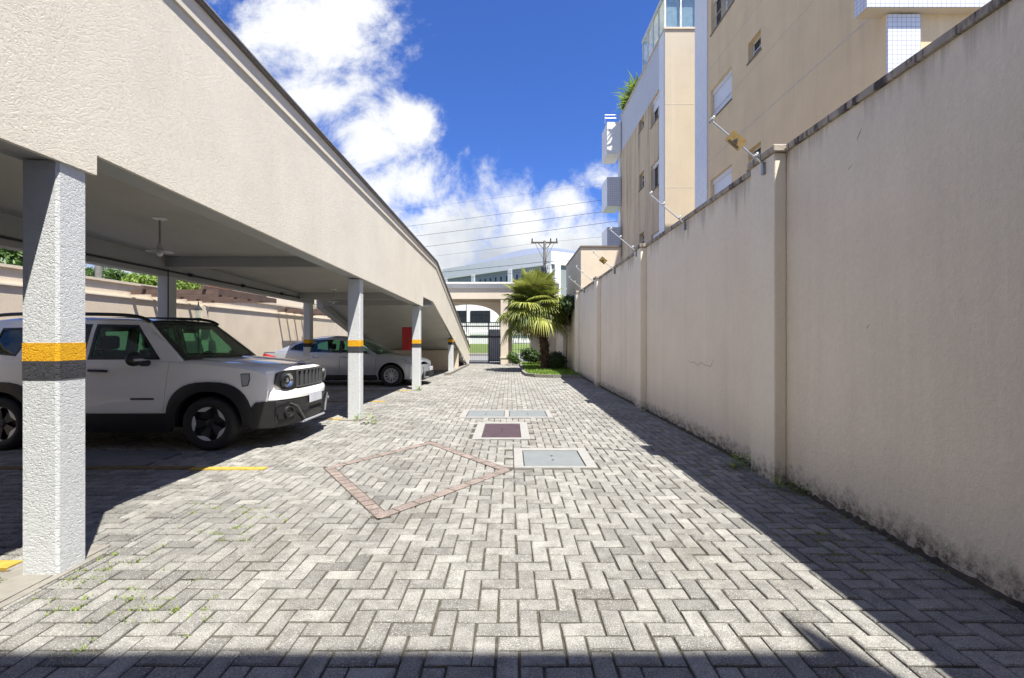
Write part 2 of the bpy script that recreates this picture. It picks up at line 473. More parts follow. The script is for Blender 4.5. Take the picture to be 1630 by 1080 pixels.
def leaf_mat(name, lo, hi, scale=3, trans=.35):
    m, nt, b = newmat(name)
    at = nt.nodes.new('ShaderNodeAttribute'); at.attribute_name = 'tone'
    c = ramp(nt, at.outputs['Fac'], [(0.0, lo), (1.0, hi)])
    nt.links.new(c, b.inputs['Base Color']); b.inputs['Roughness'].default_value = .5
    t = nt.nodes.new('ShaderNodeBsdfTranslucent'); nt.links.new(c, t.inputs[0])
    mx_ = nt.nodes.new('ShaderNodeMixShader'); mx_.inputs[0].default_value = trans
    nt.links.new(b.outputs[0], mx_.inputs[1]); nt.links.new(t.outputs[0], mx_.inputs[2])
    nt.links.new(mx_.outputs[0], nt.nodes['Material Output'].inputs[0]); return m
M['palmleaf'] = leaf_mat('palm_frond_green', (.09, .13, .02), (.48, .50, .12))
M['deadleaf'] = leaf_mat('dry_frond', (.30, .22, .10), (.42, .33, .17))
M['leaf'] = leaf_mat('broad_leaf_green', (.035, .085, .015), (.13, .22, .04))
M['leafbright'] = leaf_mat('bright_leaf_green', (.09, .16, .015), (.26, .36, .05))
M['grassb'] = leaf_mat('grass_blade', (.09, .20, .015), (.26, .40, .05))
M['moss'] = leaf_mat('moss_green', (.10, .17, .02), (.30, .38, .05))
M['hedge'] = leaf_mat('dark_shrub_leaf', (.015, .04, .008), (.07, .12, .025))
def tile_mat(name, col, grout, sx, sz):
    m, nt, b = newmat(name)
    t = nt.nodes.new('ShaderNodeTexCoord'); s = nt.nodes.new('ShaderNodeSeparateXYZ'); nt.links.new(t.outputs['Object'], s.inputs[0])
    def line(src, pitch):
        f = mth(nt, 'FRACT', mth(nt, 'DIVIDE', src, pitch))
        return mth(nt, 'LESS_THAN', f, .085)
    h = mth(nt, 'ADD', s.outputs[0], s.outputs[1])
    g = mth(nt, 'MAXIMUM', line(h, sx), line(mth(nt, 'ADD', s.outputs[2], 50), sz))
    c = mixc(nt, g, mixc(nt, ramp(nt, noise(nt, 6, 3), [(.3, 0.0), (.7, 1.0)]), col, tuple(x*.9 for x in col)), grout)
    nt.links.new(c, b.inputs['Base Color']); b.inputs['Roughness'].default_value = .25; return m
M['tile'] = tile_mat('white_wall_tile', (.74, .76, .80), (.30, .31, .35), .075, .075)
M['tilesmall'] = tile_mat('small_grey_tile', (.60, .63, .68), (.30, .32, .36), .12, .12)
def slat_mat():
    m, nt, b = newmat('white_roller_shutter')
    z = zcoord(nt); f = mth(nt, 'FRACT', mth(nt, 'DIVIDE', z, .045))
    nt.links.new(mixc(nt, mth(nt, 'LESS_THAN', f, .12), (.72, .73, .75), (.5, .51, .53)), b.inputs['Base Color'])
    b.inputs['Roughness'].default_value = .4; return m
M['shutter'] = slat_mat()

# ------------------------------------------------------------ ground and paving
g = MB().box(-400, 400, -60, 900, -.30, -.030).build('ground', M['ground']); tag(g, kind='structure')
WP = .1015; PX0, PY0 = -.0625, 2.066
def paving(name, x0, x1, y0, y1, holes=()):
    V, Fc, tone = [], [], []
    i0, i1 = int((x0-PX0)/WP)-2, int((x1-PX0)/WP)+2
    j0, j1 = int((y0-PY0)/WP)-2, int((y1-PY0)/WP)+2
    g_ = .0058; bv = .006
    for j in range(j0, j1):
        for i in range(i0, i1):
            k = (i + j) % 4
            if k == 0: a, b_, c, d = i, i+2, j, j+1
            elif k == 2: a, b_, c, d = i, i+1, j, j+2
            else: continue
            xa, xb = max(PX0+a*WP, x0), min(PX0+b_*WP, x1); ya, yb = max(PY0+c*WP, y0), min(PY0+d*WP, y1)
            if xb-xa < .03 or yb-ya < .03: continue
            xm, ym = (xa+xb)/2, (ya+yb)/2
            if any(h[0] < xm < h[1] and h[2] < ym < h[3] for h in holes): continue
            jx, jy = rnd.uniform(-.002, .002), rnd.uniform(-.002, .002)
            xa += g_+jx; xb -= g_-jx; ya += g_+jy; yb -= g_-jy
            z = rnd.gauss(0, .0012); sx = rnd.gauss(0, .006); sy = rnd.gauss(0, .008)
            n = len(V)
            def zz(x, y): return z + (x-xm)*sx + (y-ym)*sy
            for (x, y) in ((xa+bv, ya+bv), (xb-bv, ya+bv), (xb-bv, yb-bv), (xa+bv, yb-bv)): V.append((x+rnd.gauss(0, .0016), y+rnd.gauss(0, .0016), zz(x, y)))
            for (x, y) in ((xa, ya), (xb, ya), (xb, yb), (xa, yb)): V.append((x+rnd.gauss(0, .0012), y+rnd.gauss(0, .0012), zz(x, y)-.0045-rnd.random()*.002))
            for (x, y) in ((xa, ya), (xb, ya), (xb, yb), (xa, yb)): V.append((x, y, -.026))
            Fc.append((n, n+1, n+2, n+3))
            for q in range(4):
                r_ = (q+1) % 4
                Fc.append((n+q+4, n+r_+4, n+r_, n+q)); Fc.append((n+q+8, n+r_+8, n+r_+4, n+q+4))
            t = min(1, max(0, rnd.gauss(.62, .20))) if rnd.random() < .9 else rnd.uniform(0, .5)
            tone += [t]*9
    me = bpy.data.meshes.new(name); me.from_pydata(V, [], Fc); me.materials.append(M['paver'])
    at = me.attributes.new('tone', 'FLOAT', 'FACE'); at.data.foreach_set('value', tone)
    me.update(); o = bpy.data.objects.new(name, me); COL.objects.link(o); tag(o, kind='structure'); return o
covers = [(.03, .93, 4.95, 5.85), (-.53, .28, 6.36, 7.68), (-.90, .76, 8.09, 9.02)]
paving('driveway', -2.56, 2.62, .6, 27.0, holes=covers)
paving('parking_floor', -7.4, -2.56, .6, 21.5, holes=[(-5.2, -3.95, 5.05, 5.75)])
j = MB().box(-7.4, 2.66, .3, 27.0, -.029, -.013).build('paving_joints', M['joint']); tag(j, kind='structure')
j = MB().box(-9.6, -7.4, -3, 30, -.03, .06).build('garden_strip', M['soil']); tag(j, kind='structure')
j = MB().box(-5.19, -3.96, 5.06, 5.74, -.02, .0).build('concrete_patch', simple('dark_smooth_concrete', (.17, .17, .165), .8)); tag(j, kind='structure')
# pinkish diamond band
def redband():
    pts = [Vector((-1.98, 4.97)), Vector((-.997, 3.54)), Vector((.02, 4.88)), Vector((-1.05, 6.25))]
    V, Fc, tone = [], [], []; bedm = MB()
    for q in range(4):
        a, b = pts[q], pts[(q+1) % 4]; d = (b-a).normalized(); n = Vector((-d.y, d.x))
        L = (b-a).length; k = int(L/.205); st = L/k
        if q in (0,): k = int(L/.112)*1; st = L/k
        for i in range(k):
            s0, s1 = i*st+.006, (i+1)*st-.006
            w0, w1 = (.0, .10)
            if i == 0: s0 += .02
            if i == k-1: s1 -= .02
            nn = len(V); z = .005 + rnd.gauss(0, .0007)
            for (s, w) in ((s0+.004, w0+.004), (s1-.004, w0+.004), (s1-.004, w1-.004), (s0+.004, w1-.004)):
                p = a + d*s + n*w; V.append((p.x, p.y, z))
            for (s, w) in ((s0, w0), (s1, w0), (s1, w1), (s0, w1)):
                p = a + d*s + n*w; V.append((p.x, p.y, z-.004))
            for (s, w) in ((s0, w0), (s1, w0), (s1, w1), (s0, w1)):
                p = a + d*s + n*w; V.append((p.x, p.y, -.02))
            Fc.append((nn, nn+1, nn+2, nn+3))
            for e in range(4):
                r_ = (e+1) % 4
                Fc.append((nn+e+4, nn+r_+4, nn+r_, nn+e)); Fc.append((nn+e+8, nn+r_+8, nn+r_+4, nn+e+4))
            tone += [rnd.uniform(.1, .9)]*9
        n3 = Vector((n.x, n.y, 0)); a3, b3 = Vector((a.x, a.y, 0)), Vector((b.x, b.y, 0))
        bedm.hexa([a3-n3*.006+Vector((0,0,-.01)), b3-n3*.006+Vector((0,0,-.01)), b3+n3*.106+Vector((0,0,-.01)), a3+n3*.106+Vector((0,0,-.01))], [a3-n3*.006+Vector((0,0,.0035)), b3-n3*.006+Vector((0,0,.0035)), b3+n3*.106+Vector((0,0,.0035)), a3+n3*.106+Vector((0,0,.0035))])
    tag(bedm.build('paving_diamond_joints', M['joint']), kind='structure')
    me = bpy.data.meshes.new('paving_diamond'); me.from_pydata(V, [], Fc); me.materials.append(M['redpaver'])
    at = me.attributes.new('tone', 'FLOAT', 'FACE'); at.data.foreach_set('value', tone); me.update()
    o = bpy.data.objects.new('paving_diamond', me); COL.objects.link(o); tag(o, kind='structure')
redband()
# inspection covers
def cover(label, outer, plates, mat):
    x0, x1, y0, y1 = outer
    root = empty('inspection_cover', ((x0+x1)/2, (y0+y1)/2, 0), label, 'manhole cover')
    lx, ly = (x0+x1)/2, (y0+y1)/2
    fr = MB()
    holes = [[(a, c), (b, c), (b, d), (a, d)] for a, b, c, d in plates]
    sheet(fr, [(x0, y0), (x1, y0), (x1, y1), (x0, y1)], holes, lambda u, v: Vector((u-lx, v-ly, .006)), .08, .03, lambda u, v: (0, 0, -1))
    fr.build('frame', M['concrete'], root)
    for a, b, c, d in plates:
        pb = MB().box(a-lx+.012, b-lx-.012, c-ly+.012, d-ly-.012, -.02, .002, bev=.003)
        pl = pb.build('plate', mat, root)
        hx, hy = (a+b)/2-lx, (c+d)/2-ly
        for s in (-1, 1): MB().lathe([(.0, .0055), (.014, .0055), (.014, .001)], (hx+.0, hy+s*.09, 0), n=10).build('lifting_hole', M['black'], pl)
    return root
cover('large square grey plate in a white concrete frame, nearest cover in the driveway', (.045, .93, 4.96, 5.85), [(.145, .82, 5.02, 5.73)], M['greyplate'])
cover('maroon metal plate in a white concrete frame set in the paving', (-.52, .27, 6.37, 7.67), [(-.40, .155, 6.47, 7.54)], M['purpleplate'])
cover('pair of grey plates side by side in one white concrete frame', (-.89, .75, 8.10, 9.01), [(-.78, -.10, 8.2, 8.9), (-.02, .66, 8.2, 8.9)], M['greyplate'])

# ------------------------------------------------------------ carport (left)
def fx(Y): return -2.655 + .0215*Y           # outer face of the parapet
def bx_(Y): return -6.2 + .035*Y             # back beam
def ztop(Y): return 4.24 - .0315*Y
def zbot(Y): return 2.60 - .0273*Y
def zceil(Y): return 3.06 - .035*Y
cp = empty('carport', (fx(3), 3, 0), 'long carport with rough beige parapet on white columns, ramping down at its far end', 'carport')
CL = Vector((fx(3), 3, 0))
def cpart(mb, name, mat, parent=None, smooth=False):
    o = mb.build(name, mat, None, smooth)
    for v in o.data.vertices: v.co -= CL
    o.parent = parent or cp
    if parent is not None: o.matrix_parent_inverse = Matrix.Identity(4)
    return o
# parapet profile in (Y, Z)
low = [(-3, 2.41), (2.94, 2.395), (2.94, zbot(2.94)), (12.80, zbot(12.8)), (12.84, 2.52), (14.3, 2.50), (23.9, 0.0)]
up = [(24.35, 0.0), (24.35, .93), (14.75, 3.775), (-3, ztop(-3))]
band = .15
def band_low(pts): return [(y, z-band) for y, z in pts]
pm = MB()
TH = .03
sheet(pm, low + up, [], lambda y, z: Vector((fx(y), y, z)), .5, TH, lambda u, v: (-1, 0, 0), back=True)
cpart(pm, 'parapet', M['parapet'])
# smooth band + cap along the top
tl = [(-3, ztop(-3)), (14.75, 3.775), (24.35, .93)]
def ribbon(mb, line, x_in, x_out, z0, z1):
    for (ya, za), (yb, zb) in zip(line[:-1], line[1:]):
        n = max(1, int(abs(yb-ya)/2))
        for k in range(n):
            y0, y1 = ya+(yb-ya)*k/n, ya+(yb-ya)*(k+1)/n; q0, q1 = za+(zb-za)*k/n, za+(zb-za)*(k+1)/n
            mb.hexa([(fx(y0)+x_in, y0, q0+z0), (fx(y0)+x_out, y0, q0+z0), (fx(y1)+x_out, y1, q1+z0), (fx(y1)+x_in, y1, q1+z0)],
                    [(fx(y0)+x_in, y0, q0+z1), (fx(y0)+x_out, y0, q0+z1), (fx(y1)+x_out, y1, q1+z1), (fx(y1)+x_in, y1, q1+z1)])
    return mb
cpart(ribbon(MB(), tl, .001, .022, -.17, -.012), 'parapet_band', M['parapet_band'])
cpart(ribbon(MB(), tl, -.21, .05, -.010, .022), 'cap', M['metal_cap'])
cpart(ribbon(MB(), tl, -.225, .062, .024, .036), 'flashing', M['galv'])
# slab / ceiling
sb = MB()
def ceilpt(y, x, dz=0): return (x, y, zceil(y)+dz)
for (ya, yb) in ((-3, 8.0), (8.0, 14.4)):
    sb.hexa([(fx(ya)-TH-.002, ya, zceil(ya)), (bx_(ya)-.2, ya, zceil(ya)), (bx_(yb)-.2, yb, zceil(yb)), (fx(yb)-TH-.002, yb, zceil(yb))],
            [(fx(ya)-TH-.002, ya, zceil(ya)+.2), (bx_(ya)-.2, ya, zceil(ya)+.2), (bx_(yb)-.2, yb, zceil(yb)+.2), (fx(yb)-TH-.002, yb, zceil(yb)+.2)])
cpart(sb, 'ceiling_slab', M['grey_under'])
# front inner beam under the slab (same depth as parapet bottom)
fb = MB()
for (ya, yb, za, zb) in ((-3, 2.935, 2.412, 2.40), (2.945, 12.80, zbot(2.945)+.004, zbot(12.8)+.004)):
    fb.hexa([(fx(ya)-TH-.003, ya, za), (fx(ya)-TH-.25, ya, za+.02), (fx(yb)-TH-.25, yb, zb+.02), (fx(yb)-TH-.003, yb, zb)],
            [(fx(ya)-TH-.003, ya, zceil(ya)-.002), (fx(ya)-TH-.27, ya, zceil(ya)-.002), (fx(yb)-TH-.27, yb, zceil(yb)-.002), (fx(yb)-TH-.003, yb, zceil(yb)-.002)])
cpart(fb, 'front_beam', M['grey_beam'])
bb = MB()
ya, yb = -3, 13.7
def zbb(y): return 2.53-.01*y
bb.hexa([(bx_(ya), ya, zbb(ya)), (bx_(ya)-.2, ya, zbb(ya)), (bx_(yb)-.2, yb, zbb(yb)), (bx_(yb), yb, zbb(yb))],
        [(bx_(ya), ya, zceil(ya)-.003), (bx_(ya)-.2, ya, zceil(ya)-.003), (bx_(yb)-.2, yb, zceil(yb)-.003), (bx_(yb), yb, zceil(yb)-.003)])
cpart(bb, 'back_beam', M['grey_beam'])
for Y in (-1.6, 8.05, 12.72):
    z1 = zceil(Y)-.004
    mb = MB().box(bx_(Y)+.003, fx(Y)-TH-.28, Y, Y+.2, z1-.17, z1)
    cpart(mb, 'cross_beam', M['grey_beam'])
# conduit along the back beam
cd = MB().tube([(bx_(-2)+.03, -2, zbb(-2)+.10), (bx_(13.3)+.03, 13.3, zbb(13.3)+.08)], .016, 6)
for yy in (4.0, 6.2, 8.6, 10.2, 11.8): cd.box(bx_(yy)+.01, bx_(yy)+.07, yy-.03, yy+.03, zbb(yy)+.06, zbb(yy)+.12)
cd.tube([(bx_(8.0)+.09, 7.99, zbb(8)+.1), (bx_(8.0)+.09, 7.99, 1.3)], .010, 6)
cpart(cd, 'conduit', M['darkpipe'])
# columns
def column(x, y, top, w=.215, d=.19, name='column', zb=0.0, bands=True):
    def oct_(a, c): return [(x-w-a+c, y-a), (x+a-c, y-a), (x+a, y-a+c), (x+a, y+d+a-c), (x+a-c, y+d+a), (x-w-a+c, y+d+a), (x-w-a, y+d+a-c), (x-w-a, y-a+c)]
    mb = MB().prism([(p[0], p[1], zb) for p in oct_(0, .014)], (0, 0, top-zb))
    o = cpart(mb, name, M['white_col'])
    if bands:
        s = .0025
        for nm, z0, z1, mt in (('yellow_band', 1.24, 1.346, 'yellow'), ('black_band', 1.132, 1.24, 'black_p')):
            b = MB().prism([(p[0], p[1], z0+.0005) for p in oct_(s, .0145)], (0, 0, z1-z0-.001))
            cpart(b, nm, M[mt], o)
    return o
column(-2.612, 2.705, 2.40)
column(-2.545, 7.95, zbot(8)-.0, d=.18)
column(-2.415, 12.55, zbot(12.7)-.0, w=.22, d=.2)
column(-2.262, 18.6, 1.30, w=.2, d=.2)
column(-2.70, -2.2, 2.40)
column(bx_(8.1)+.002, 8.1, zbb(8.2), w=.19, d=.22)
column(bx_(13.48)+.002, 13.42, zbb(13.5), w=.2, d=.22)
column(bx_(2.7)+.002, 2.7, zbb(2.7), w=.19, d=.22)
# ramp
rp = MB()
def rbox(mb, xa, xb, y0, z0, y1, z1, t):
    mb.hexa([(xa, y0, z0), (xb, y0, z0), (xb, y1, z1), (xa, y1, z1)], [(xa, y0, z0+t), (xb, y0, z0+t), (xb, y1, z1+t), (xa, y1, z1+t)])
rbox(rp, -5.74, fx(18)-TH-.06, 14.402, 2.50, 23.9, .02, .22)
cpart(rp, 'ramp_slab', M['grey_under'])
rp = MB(); rbox(rp, -5.95, -5.745, 14.40, 2.32, 23.2, .02, .36)
cpart(rp, 'ramp_edge_beam', M['grey_beam'])
mb = MB().box(-5.73, fx(14.3)-TH-.005, 14.2, 14.398, zceil(14.3)-.17, zceil(14.3)-.002)
cpart(mb, 'cross_beam', M['grey_beam'])
mb = MB().box(-5.73, fx(20)-TH-.002, 20.4, 20.55, 0.002, .86)
cpart(mb, 'end_wall', M['lwall'])
kb = MB(); kb.hexa([(fx(17.6)+.02, 17.6, -.01), (fx(24.3)+.02, 24.36, -.01), (fx(24.3)-.16, 24.36, -.01), (fx(17.6)-.2, 17.6, -.01)],
                   [(fx(17.6)+.02, 17.6, .085), (fx(24.3)+.02, 24.36, .085), (fx(24.3)-.16, 24.36, .085), (fx(17.6)-.2, 17.6, .085)])
cpart(kb, 'kerb', M['kerb'])
# edging strip along the first column
e = MB()
e.hexa([(-2.585, .6, -.02), (-2.58, 3.0, -.02), (-2.63, 3.0, -.02), (-2.635, .6, -.02)], [(-2.585, .6, .006), (-2.58, 3.0, .006), (-2.63, 3.0, .006), (-2.635, .6, .006)])
e.hexa([(-2.64, .6, -.02), (-2.64, 3.1, -.02), (-2.93, 3.1, -.02), (-2.93, .6, -.02)], [(-2.64, .6, .008), (-2.64, 3.1, .008), (-2.93, 3.1, .008), (-2.93, .6, .008)])
e.box(-2.86, -2.50, 7.82, 8.2, -.02, .010)
e.box(-2.74, -2.40, 12.45, 12.85, -.02, .010)
tag(e.build('column_footing_strip', M['kerb']), kind='structure')
# yellow bay lines
def line(x0, x1, y, mat, w=.10, z=.014):
    return MB().box(x0, x1, y-w/2, y+w/2, -.01, z)
yl = MB()
for (x0, x1, y) in ((-3.35, -2.57, 4.93), (-3.20, -2.99, 2.83), (-3.02, -2.80, 7.98), (-2.9, -2.66, 12.35), (-3.0, -2.72, 10.2)):
    yl.box(x0, x1, y-.05, y+.05, -.01, .009)
tag(yl.build('bay_line_paint', M['yline']), kind='structure')
yl = MB()
for (x0, x1, y) in ((-6.9, -3.36, 4.97), (-6.6, -3.03, 8.0), (-6.6, -3.01, 10.2), (-6.6, -2.91, 12.35), (-6.8, -3.21, 2.83)):
    yl.box(x0, x1, y-.05, y+.05, -.01, .007)
tag(yl.build('worn_bay_line_paint', M['ylinefaded']), kind='structure')

# hanging lamps
def lamp(x, y, ztop_, drop, label, shade=True):
    r = empty('pendant_lamp', (x, y, ztop_), label, 'ceiling lamp')
    MB().lathe([(0, -.028), (.03, -.028), (.075, -.012), (.08, -.001), (0, -.001)], (0, 0, 0), n=20).build('ceiling_plate', M['white_plastic'], r, True)
    MB().tube([(0, 0, -.02), (0, 0, -drop)], .012, 8).build('rod', M['steel'], r, True)
    if shade:
        MB().lathe([(.018, -drop+.05), (.03, -drop+.01), (.035, -drop-.02), (.06, -drop-.032), (.14, -drop-.055), (.142, -drop-.06), (.06, -drop-.04), (.0, -drop-.03)], (0, 0, 0), n=28).build('shade', M['galv'], r, True)
        MB().lathe([(.0, -drop-.115)] + [(.036*math.sin(t*math.pi/8), -drop-.08-.036*math.cos(t*math.pi/8)) for t in range(1, 8)] + [(.015, -drop-.03)], (0, 0, 0), n=16).build('bulb', M['bulb'], r, True)
    return r
lamp(-4.32, 5.78, zceil(5.78), .36, 'disc shaded pendant lamp with a round bulb, hanging nearest under the carport ceiling')
lamp(-4.52, 12.0, zceil(12.0), .26, 'plain rod pendant lamp hanging farther back under the carport ceiling', True)
# small bracket light on the ramp soffit, red cabinet
r = empty('bracket_light', (-2.58, 14.0, 2.36), 'small white tube light on a bracket behind the third front column', 'light fitting')
MB().tube([(-.16, 0, 0), (.16, 0, 0)], .028, 10).build('tube', M['white_plastic'], r, True)
MB().box(-.02, .02, -.02, .02, .02, .20).build('bracket', M['steel'], r)
r = empty('fire_hose_cabinet', (-2.79, 12.62, 1.06), 'red metal fire hose cabinet fixed beside the third front column', 'fire cabinet')
MB().box(-.125, .145, 0, .17, 0, .62, bev=.008).build('case', M['red'], r)
MB().box(-.105, .125, -.012, -.001, .02, .60, bev=.004).build('door', M['red'], r)
MB().box(.09, .105, -.028, -.012, .27, .34).build('handle', M['steel'], r)

# ------------------------------------------------------------ right boundary wall
rw = empty('boundary_wall', (2.6, 9, 0), 'tall stained beige boundary wall with pilasters along the right of the driveway', 'wall')
RWL = Vector((2.6, 9, 0))
def rpart(mb, name, mat, parent=None, smooth=False):
    o = mb.build(name, mat, None, smooth)
    for v in o.data.vertices: v.co -= RWL
    o.parent = parent or rw; return o
PXF, PNF = 2.50, 2.615
def wtop(Y): return 3.19 - .0045*max(0, Y-4)
PIL = [4.43, 8.93, 13.38, 17.35, 21.6]
def pnf(Y): return PNF - .0035*max(0, Y-4)
segs = [(-.5, PIL[0])] + [(PIL[k]+.44, PIL[k+1]) for k in range(4)] + [(PIL[4]+.44, 26.2)]
prev = -3.0
wm = MB()
ys = [-3.0, 4.43, 8.93, 13.38, 17.35, 21.6, 26.4]
for a, b in zip(ys[:-1], ys[1:]):
    n = 3
    wm.hexa([(pnf(a), a, -.02), (pnf(a)+.2, a, -.02), (pnf(b)+.2, b, -.02), (pnf(b), b, -.02)],
            [(pnf(a), a, wtop(a)-.055), (pnf(a)+.2, a, wtop(a)-.055), (pnf(b)+.2, b, wtop(b)-.055), (pnf(b), b, wtop(b)-.055)])
rpart(wm, 'wall_panel', M['rwall'])
cm = MB()
for k in range(len(ys)-1):
    a = ys[k] + (.50 if k else 0); b = ys[k+1] - .04
    cm.hexa([(pnf(a)-.028, a, wtop(a)-.053), (pnf(a)+.23, a, wtop(a)-.053), (pnf(b)+.23, b, wtop(b)-.053), (pnf(b)-.028, b, wtop(b)-.053)],
            [(pnf(a)-.028, a, wtop(a)), (pnf(a)+.23, a, wtop(a)), (pnf(b)+.23, b, wtop(b)), (pnf(b)-.028, b, wtop(b))])
rpart(cm, 'coping', M['coping'])
for k, Y in enumerate(PIL):
    o = rpart(MB().box(pnf(Y)-.115, pnf(Y)-.001, Y, Y+.44, -.02, wtop(Y)-.058, bev=.008), 'pilaster', M['pilaster'])
    rpart(MB().box(pnf(Y)-.14, pnf(Y)+.235, Y-.03, Y+.47, wtop(Y)-.056, wtop(Y)+.012, bev=.008), 'pilaster_cap', M['coping'], o)
# rough footing strip of soil/mortar against the wall
ft = MB(); NS = 620
hs_ = [[.028+.03*rnd.random(), .012+.035*rnd.random()**2, .0] for _ in range(NS+1)]
def seam(a_, b_):
    k = int(a_*NS + .5); y = 1 + 25.2*k/NS; w, h, _ = hs_[k]; t = int(b_*4+.5)
    prof = [(.012, h+.012), (-.004, h*.9), (-w*.45, h*.55), (-w*.8, h*.2-.004), (-w*1.1, -.016)]
    return (pnf(y)+prof[t][0], y, prof[t][1])
ft.grid(seam, NS, 4)
tag(ft.build('earth_seam', M['soil']), kind='structure')

# cracks
ck = MB()
def crack(pts):
    q_ = [Vector((pnf(y)-.0015, y, z)) for y, z in pts]
    ck.tube(q_, [.0006]+[.0022]*(len(q_)-2)+[.0006], 4)
def P_wall(px, py): 
    Y = PNF*F/(px-CX); return (Y, CH+(CY-py)/F*Y)
crack([P_wall(*p) for p in ((1096, 573), (1101, 578), (1106, 576), (1112, 582), (1117, 577), (1122, 581), (1132, 584), (1138, 571))])
crack([P_wall(*p) for p in ((1372, 204), (1369, 212), (1366, 219), (1364, 224))])
crack([P_wall(*p) for p in ((1385, 516), (1382, 520), (1379, 524))])
crack([P_wall(*p) for p in ((1358, 262), (1352, 268), (1350, 272))])
rpart(ck, 'crack', M['darkpipe'])
# electric fence rods
def fence_rod(y, x, z, label, sign=False):
    r = empty('electric_fence_rod', (x, y, z), label, 'fence rod', 'electric fence rods leaning inward from the top of the boundary wall')
    L = Vector((-.52, 0, .44)); L2 = L*1.02
    MB().tube([(.07, 0, -.05), (0, 0, 0), tuple(L)], .009, 8).build('rod', M['galv'], r, True)
    MB().box(-.008, .03, -.02, .02, -.10, .02).build('bracket', M['steel'], r)
    nrm = Vector((.44, 0, .52)).normalized()
    for t in (.16, .62, .98):
        p = L*t
        o = MB().lathe([(0, 0), (.013, 0), (.018, .012), (.012, .02), (.018, .03), (.012, .04), (.014, .05), (0, .052)], (0, 0, 0), n=10)\
            .build('insulator', M['white_plastic'], r, True)
        o.location = p + nrm*.008; o.rotation_euler = nrm.to_track_quat('Z', 'Y').to_euler()
    if sign:
        s = MB().box(-.085, .085, -.003, .003, -.065, .065)
        o = s.build('warning_sign', M['signyellow'], r); o.location = L*.52 + Vector((0, -.014, 0)); o.rotation_euler = (0, R(40), 0)
        mk = MB().prism([(-.028, -.0045, -.02), (.028, -.0045, -.02), (0, -.0045, .03)], (0, -.001, 0))
        for i in range(3): mk.box(-.06, .06, -.0055, -.0045, -.035-i*.009, -.031-i*.009)
        m_ = mk.build('symbol', M['black'], o)
    return r
M['signyellow'] = simple('amber_sign', (.26, .16, .02), .5, 0, .25, 20)
fence_rod(4.60, PXF-.02, 3.08, 'electric fence rod with an amber warning sign above the nearest pilaster', True)
fence_rod(6.95, 2.58, 3.08, 'plain electric fence rod between the nearest two pilasters')
fence_rod(9.2, 2.47, 3.08, 'plain electric fence rod at the second pilaster from the camera')
fence_rod(11.5, 2.55, 3.06, 'small electric fence rod with an amber sign in front of the beige block', True)
fence_rod(13.8, 2.45, 3.05, 'electric fence rod at the third pilaster, against the beige block')
fence_rod(16.1, 2.53, 3.04, 'electric fence rod left of the one at the third pilaster, before the beige block')
fence_rod(18.5, 2.52, 3.03, 'farthest electric fence rod, beside the palm crown')

# ------------------------------------------------------------ left garden wall, pergolas
lw = empty('garden_wall', (-9.5, 12, 0), 'pale beige rendered garden wall with a ledge, seen behind the parked cars', 'wall')
def lpart(mb, name, mat, parent=None):
    o = mb.build(name, mat)
    for v in o.data.vertices: v.co -= Vector((-9.5, 12, 0))
    o.parent = parent or lw; return o
lpart(MB().box(-9.8, -9.5, -4, 30, -.03, 2.41), 'lower_wall', M['lwall'])
lpart(MB().box(-9.75, -9.545, -4, 30, 2.412, 2.72), 'upper_wall', M['lwall'])
lpart(MB().box(-9.8, -9.50, -4, 30, 2.722, 2.78), 'coping', M['lwall'])
lpart(MB().box(-9.52, -9.46, -4, 30, 2.38, 2.412), 'ledge', M['parapet_band'])
lpart(MB().box(-9.49, -9.40, 14.3, 14.6, -.03, 2.38), 'pilaster', M['lwall'])
def pergola(y0, n, pitch, z, x1, label):
    r = empty('pergola', (-9.4, y0, z), label, 'pergola', 'brown pergolas along the garden wall')
    for i in range(n):
        MB().box(-.08, x1+9.4, i*pitch, i*pitch+.07, -.12, 0).build('rafter', M['wood'], r)
    MB().box(x1+9.4-.35, x1+9.4-.28, -.1, (n-1)*pitch+.17, .002, .09).build('purlin', M['wood'], r)
    MB().box(.25, .32, -.1, (n-1)*pitch+.17, .002, .09).build('purlin', M['wood'], r)
    MB().box(x1+9.4+.001, x1+9.4+.05, -.06, (n-1)*pitch+.13, -.13, .01).build('fascia', M['wood'], r)
    return r
pergola(11.7, 5, .68, 2.60, -7.3, 'nearer brown wooden pergola fixed to the garden wall behind the white car')
pergola(19.1, 5, .7, 2.58, -7.0, 'farther brown wooden pergola fixed to the garden wall beyond the silver car')
# garden lantern
r = empty('garden_lantern', (-7.45, 11.2, .06), 'small lantern on a thin post behind the white car', 'lantern')
MB().tube([(0, 0, 0), (0, 0, 1.75)], .02, 8).build('post', M['iron'], r, True)
MB().lathe([(.03, 1.75), (.07, 1.78), (.085, 1.80), (.07, 1.81)], (0, 0, 0), n=6).build('base', M['iron'], r)
MB().lathe([(.06, 1.81), (.085, 2.0)], (0, 0, 0), n=6).build('glass', M['clearglass'], r)
MB().lathe([(.10, 2.0), (.07, 2.05), (.02, 2.10), (.01, 2.2), (0, 2.2)], (0, 0, 0), n=6).build('cap', M['iron'], r)

